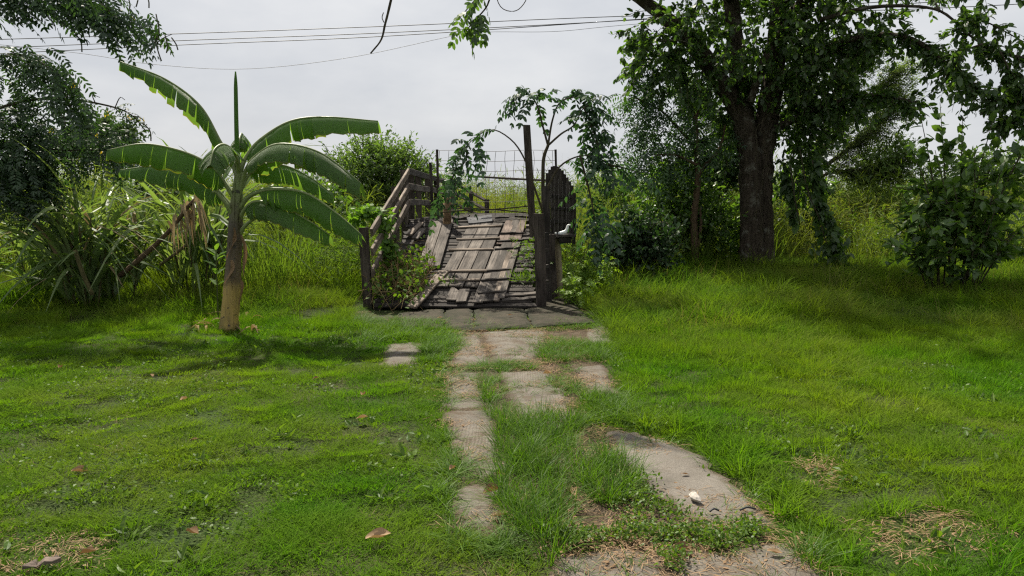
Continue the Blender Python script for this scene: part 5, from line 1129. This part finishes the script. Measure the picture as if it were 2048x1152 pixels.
scatter('dry_litter', 'brown dry needles and leaf scraps littering the path and bare patches', [straw_src(i) for i in range(4)], np.c_[P, np.full(len(P), .018)], np.ones((len(P), 3)), tilt=.05, cat='litter')
# tall grass and weeds of the field
def leafy_clump(name, mat, stalks, r, nom, ll, lw, per):
    ls = LS()
    for k in range(stalks):
        a = random.uniform(0, 6.28); rr = r * math.sqrt(random.random()); hgt = nom * random.uniform(.55, 1.1); b = np.array([rr * math.cos(a), rr * math.sin(a), 0]); ln = rng.standard_normal(3) * [.16, .16, 0] * hgt
        t = rng.random(per) ** .8; p_ = b + ln * (t ** 2)[:, None] + UP * (t * hgt)[:, None]; az_ = rng.random(per) * 6.28; el = rng.uniform(-.5, .9, per)
        d = np.stack([np.cos(az_) * np.cos(el), np.sin(az_) * np.cos(el), np.sin(el)], -1); ls.add(p_, d, UP + .4 * rng.standard_normal((per, 3)), ll * (.6 + .8 * rng.random(per)), lw, random.random())
    V, Fs, t = ls.arrays('oval'); V = V / [1, 1, nom]; return bpy.data.objects.new(name, mesh(name, V, Fs, mat, False, {'tint': t}))
S_tall = [tuft('tall_clump_%d' % i, M['grass_tall'], 1.2, 130, .60, .35, 1.15, .016, .14, .34, 5) for i in range(3)] + [leafy_clump('tall_leafy_%d' % i, M['grass_tall'], 46, .6, 1.2, .20, .016, 16) for i in range(4)] + [tuft('tall_seed_%d' % i, M['straw'], 1.2, 22, .6, .9, 1.25, .007, .12, .2, 5) for i in range(2)] + [leafy_clump('tall_weed_%d' % i, M['lf_weed'], 34, .55, 1.0, .085, .038, 22) for i in range(3)]
P = grid_sample(11.2, 46, lambda y: np.interp(y, [11, 14, 20, 30, 46], [4.6, 3.8, 2.3, 1.1, .6]), 2.0); x, y = P[:, 0], P[:, 1]; k = ~inside(P, BRIDGE) & ~inside(P, PATH)
left = x < -1.8; px_ = CX + F * x / y
start = np.where(left, np.interp(px_, [0, 300, 600, 740], [12.9, 13.0, 12.8, 12.6]), np.interp(px_, [1100, 1250, 1500, 1900], [12.6, 15.2, 18.0, 17.0]))
k &= y > start + .5 * vn(x, y, 1.2); P, px_, start = P[k], px_[k], start[k]; x, y = P[:, 0], P[:, 1]
hl = np.interp(y, [11.5, 13, 16, 22, 30, 46], [.55, 1.0, 1.45, 1.85, 2.3, 2.7]); hr = np.interp(y, [12.5, 15, 18, 22, 30, 46], [.45, .8, 1.25, 1.8, 2.25, 2.5]); hm = np.interp(y, [15, 24, 30, 46], [1.2, 1.7, 2.2, 2.5])
h = np.where(px_ < 700, hl, np.where(px_ < 1100, hm, hr)) * (1 + .26 * vn(x, y, .5, 3)) * (.7 + .55 * rng.random(len(P)))
u_ = rng.random(len(P)); ix = np.where(u_ < .26, rng.integers(0, 3, len(P)), np.where(u_ < .70, rng.integers(3, 7, len(P)), np.where(u_ < .80, rng.integers(7, 9, len(P)), rng.integers(9, 12, len(P)))))
h = np.where(ix >= 9, h * .8, h); sxy = np.clip(h * .75, .7, 1.5)
scatter('tall_grass', 'tall yellow-green grass and weeds filling the field behind', S_tall, place(P), np.stack([sxy, sxy, h], -1), ix, .05)
print('tall clumps', len(P))

# ------------------------------------------------------------------ small things on the ground
def fallen(px, py, size, curl, rotz, lab, mat='dry_leaf', z=.05):
    b = G(px, py, z); size *= .68; curl *= 1.3
    u = np.linspace(0, 1, 7); V = []
    for i, t in enumerate(u):
        w_ = .42 * math.sin(math.pi * min(.97, t * .93 + .04)) ** .8
        for v in (-1, -.4, .4, 1): V.append((t - .5, v * w_ * .62, curl * (v * w_) ** 2 * 2.2 + .25 * curl * (t - .5) ** 2 + .03 * math.sin(9 * t + v)))
    V = np.array(V) * size; Q = [(i * 4 + j, i * 4 + j + 1, i * 4 + j + 5, i * 4 + j + 4) for i in range(6) for j in range(3)]
    o = part('fallen_leaf', V, np.array(Q), M[mat], None, True, {'tint': np.full(len(V), random.random())})
    o.location = b; o.rotation_euler = (random.uniform(-.25, .25), random.uniform(-.2, .2), rotz); tag(o, lab, 'leaf', 'fallen leaves')
fallen(160, 943, .13, .7, .4, 'reddish brown curled leaf on the lawn at lower left')
fallen(368, 799, .10, .8, 1.2, 'tan fallen leaf on the lawn below the banana stem')
fallen(304, 751, .09, .5, 2.2, 'small brown leaf on the lawn left of the tan leaf under the banana')
fallen(120, 735, .10, .9, 1.7, 'pale upright dry leaf on the lawn at far left')
fallen(725, 836, .12, .6, .2, 'dark curled leaf on the lawn left of the path')
fallen(726, 790, .10, .9, 1.4, 'pale curled leaf standing just above the dark one on the lawn')
fallen(388, 879, .08, .4, .3, 'small pale leaf near the middle of the left lawn')
fallen(757, 1073, .17, .5, .12, 'long tan leaf lying flat at the bottom of the left lawn')
fallen(385, 1066, .11, .8, -.5, 'curled tan leaf near the bottom of the left lawn')
fallen(176, 1106, .10, .7, .2, 'small buff leaf beside the bark strip at lower left')
fallen(632, 756, .08, .5, .6, 'brown leaf at the edge of the banana shade')
fallen(905, 937, .08, .8, 1.0, 'red-brown leaf on the grass edge left of the path', z=.04)
fallen(1000, 950, .09, .9, .2, 'dark curled leaf on the narrow path strip beside the tall tuft', z=.035)
fallen(985, 983, .15, .8, .35, 'tan curled leaf on the path strip left of the tall tuft', z=.035)
fallen(1145, 988, .13, .9, 1.8, 'large yellowish leaf caught between the two path tufts', z=.06)
fallen(1000, 1030, .14, .4, .1, 'orange-tan leaf flat on the lower path strip', z=.03)
fallen(1172, 1083, .11, .3, .15, 'orange leaf on the litter beside the lower slab', z=.03)
fallen(1365, 1098, .13, .6, .1, 'tan leaf at the edge of the creeping plants', z=.04)
fallen(1550, 1104, .10, .3, -.1, 'pale round leaf on the bottom right slab', z=.04)
fallen(1095, 748, .12, .9, -.4, 'curled brown leaf on the path just above the middle slab', z=.045)
fallen(1370, 948, .07, .3, .1, 'thin brown leaf scrap in the middle of the smooth slab', z=.036)
fallen(880, 635, .10, .3, .3, 'pale leaf on the mossy apron near its middle', z=.085)
fallen(1020, 630, .10, .3, .2, 'small pale leaf on the mossy apron right of its middle', z=.085)
# bark strip, stone
A, B = G(60, 1128, .05), G(120, 1118, .05); o = plank('bark_strip', A, B, .05, .012, UP, M['wood_red'], None, .02, .006); tag(o, 'dark red-brown strip of bark on the lawn at bottom left', 'bark')
b = G(1390, 1000, .035); V = []
for i in range(5):
    for j in range(8):
        a = j / 8 * 6.283; r = (.009, .024, .027, .021, .006)[i] * (1 + .18 * rng.standard_normal()); V.append((r * math.cos(a) * .8, r * math.sin(a) * 1.9, -.004 + .011 * i))
Q = [(i * 8 + j, i * 8 + (j + 1) % 8, i * 8 + 8 + (j + 1) % 8, i * 8 + 8 + j) for i in range(4) for j in range(8)]
o = part('pale_stone', np.array(V), [np.array(Q), np.arange(32, 40)[None]], M['stone']); o.location = b; o.rotation_euler = (0, 0, .25); tag(o, 'small pale stone lying on the smooth grey slab', 'stone')
for (a, c, lab) in (((1420, 1023), (1438, 1021), 'short black twig on the smooth slab beside the stone'), ((1480, 1020), (1512, 1018), 'black twig near the right edge of the smooth slab')):
    A, B = G(*a, .04), G(*c, .04); q = smoothpath([A, (A + B) / 2 + [0, .01, .008], B], 8); V, Fs = tube(q, .005, 5); o = part('ground_twig', V, Fs, M['cable'], None, True, None, A); tag(o, lab, 'twig')
print('triangles', sum(len(o.data.polygons) for o in sc.objects if o.type == 'MESH'))
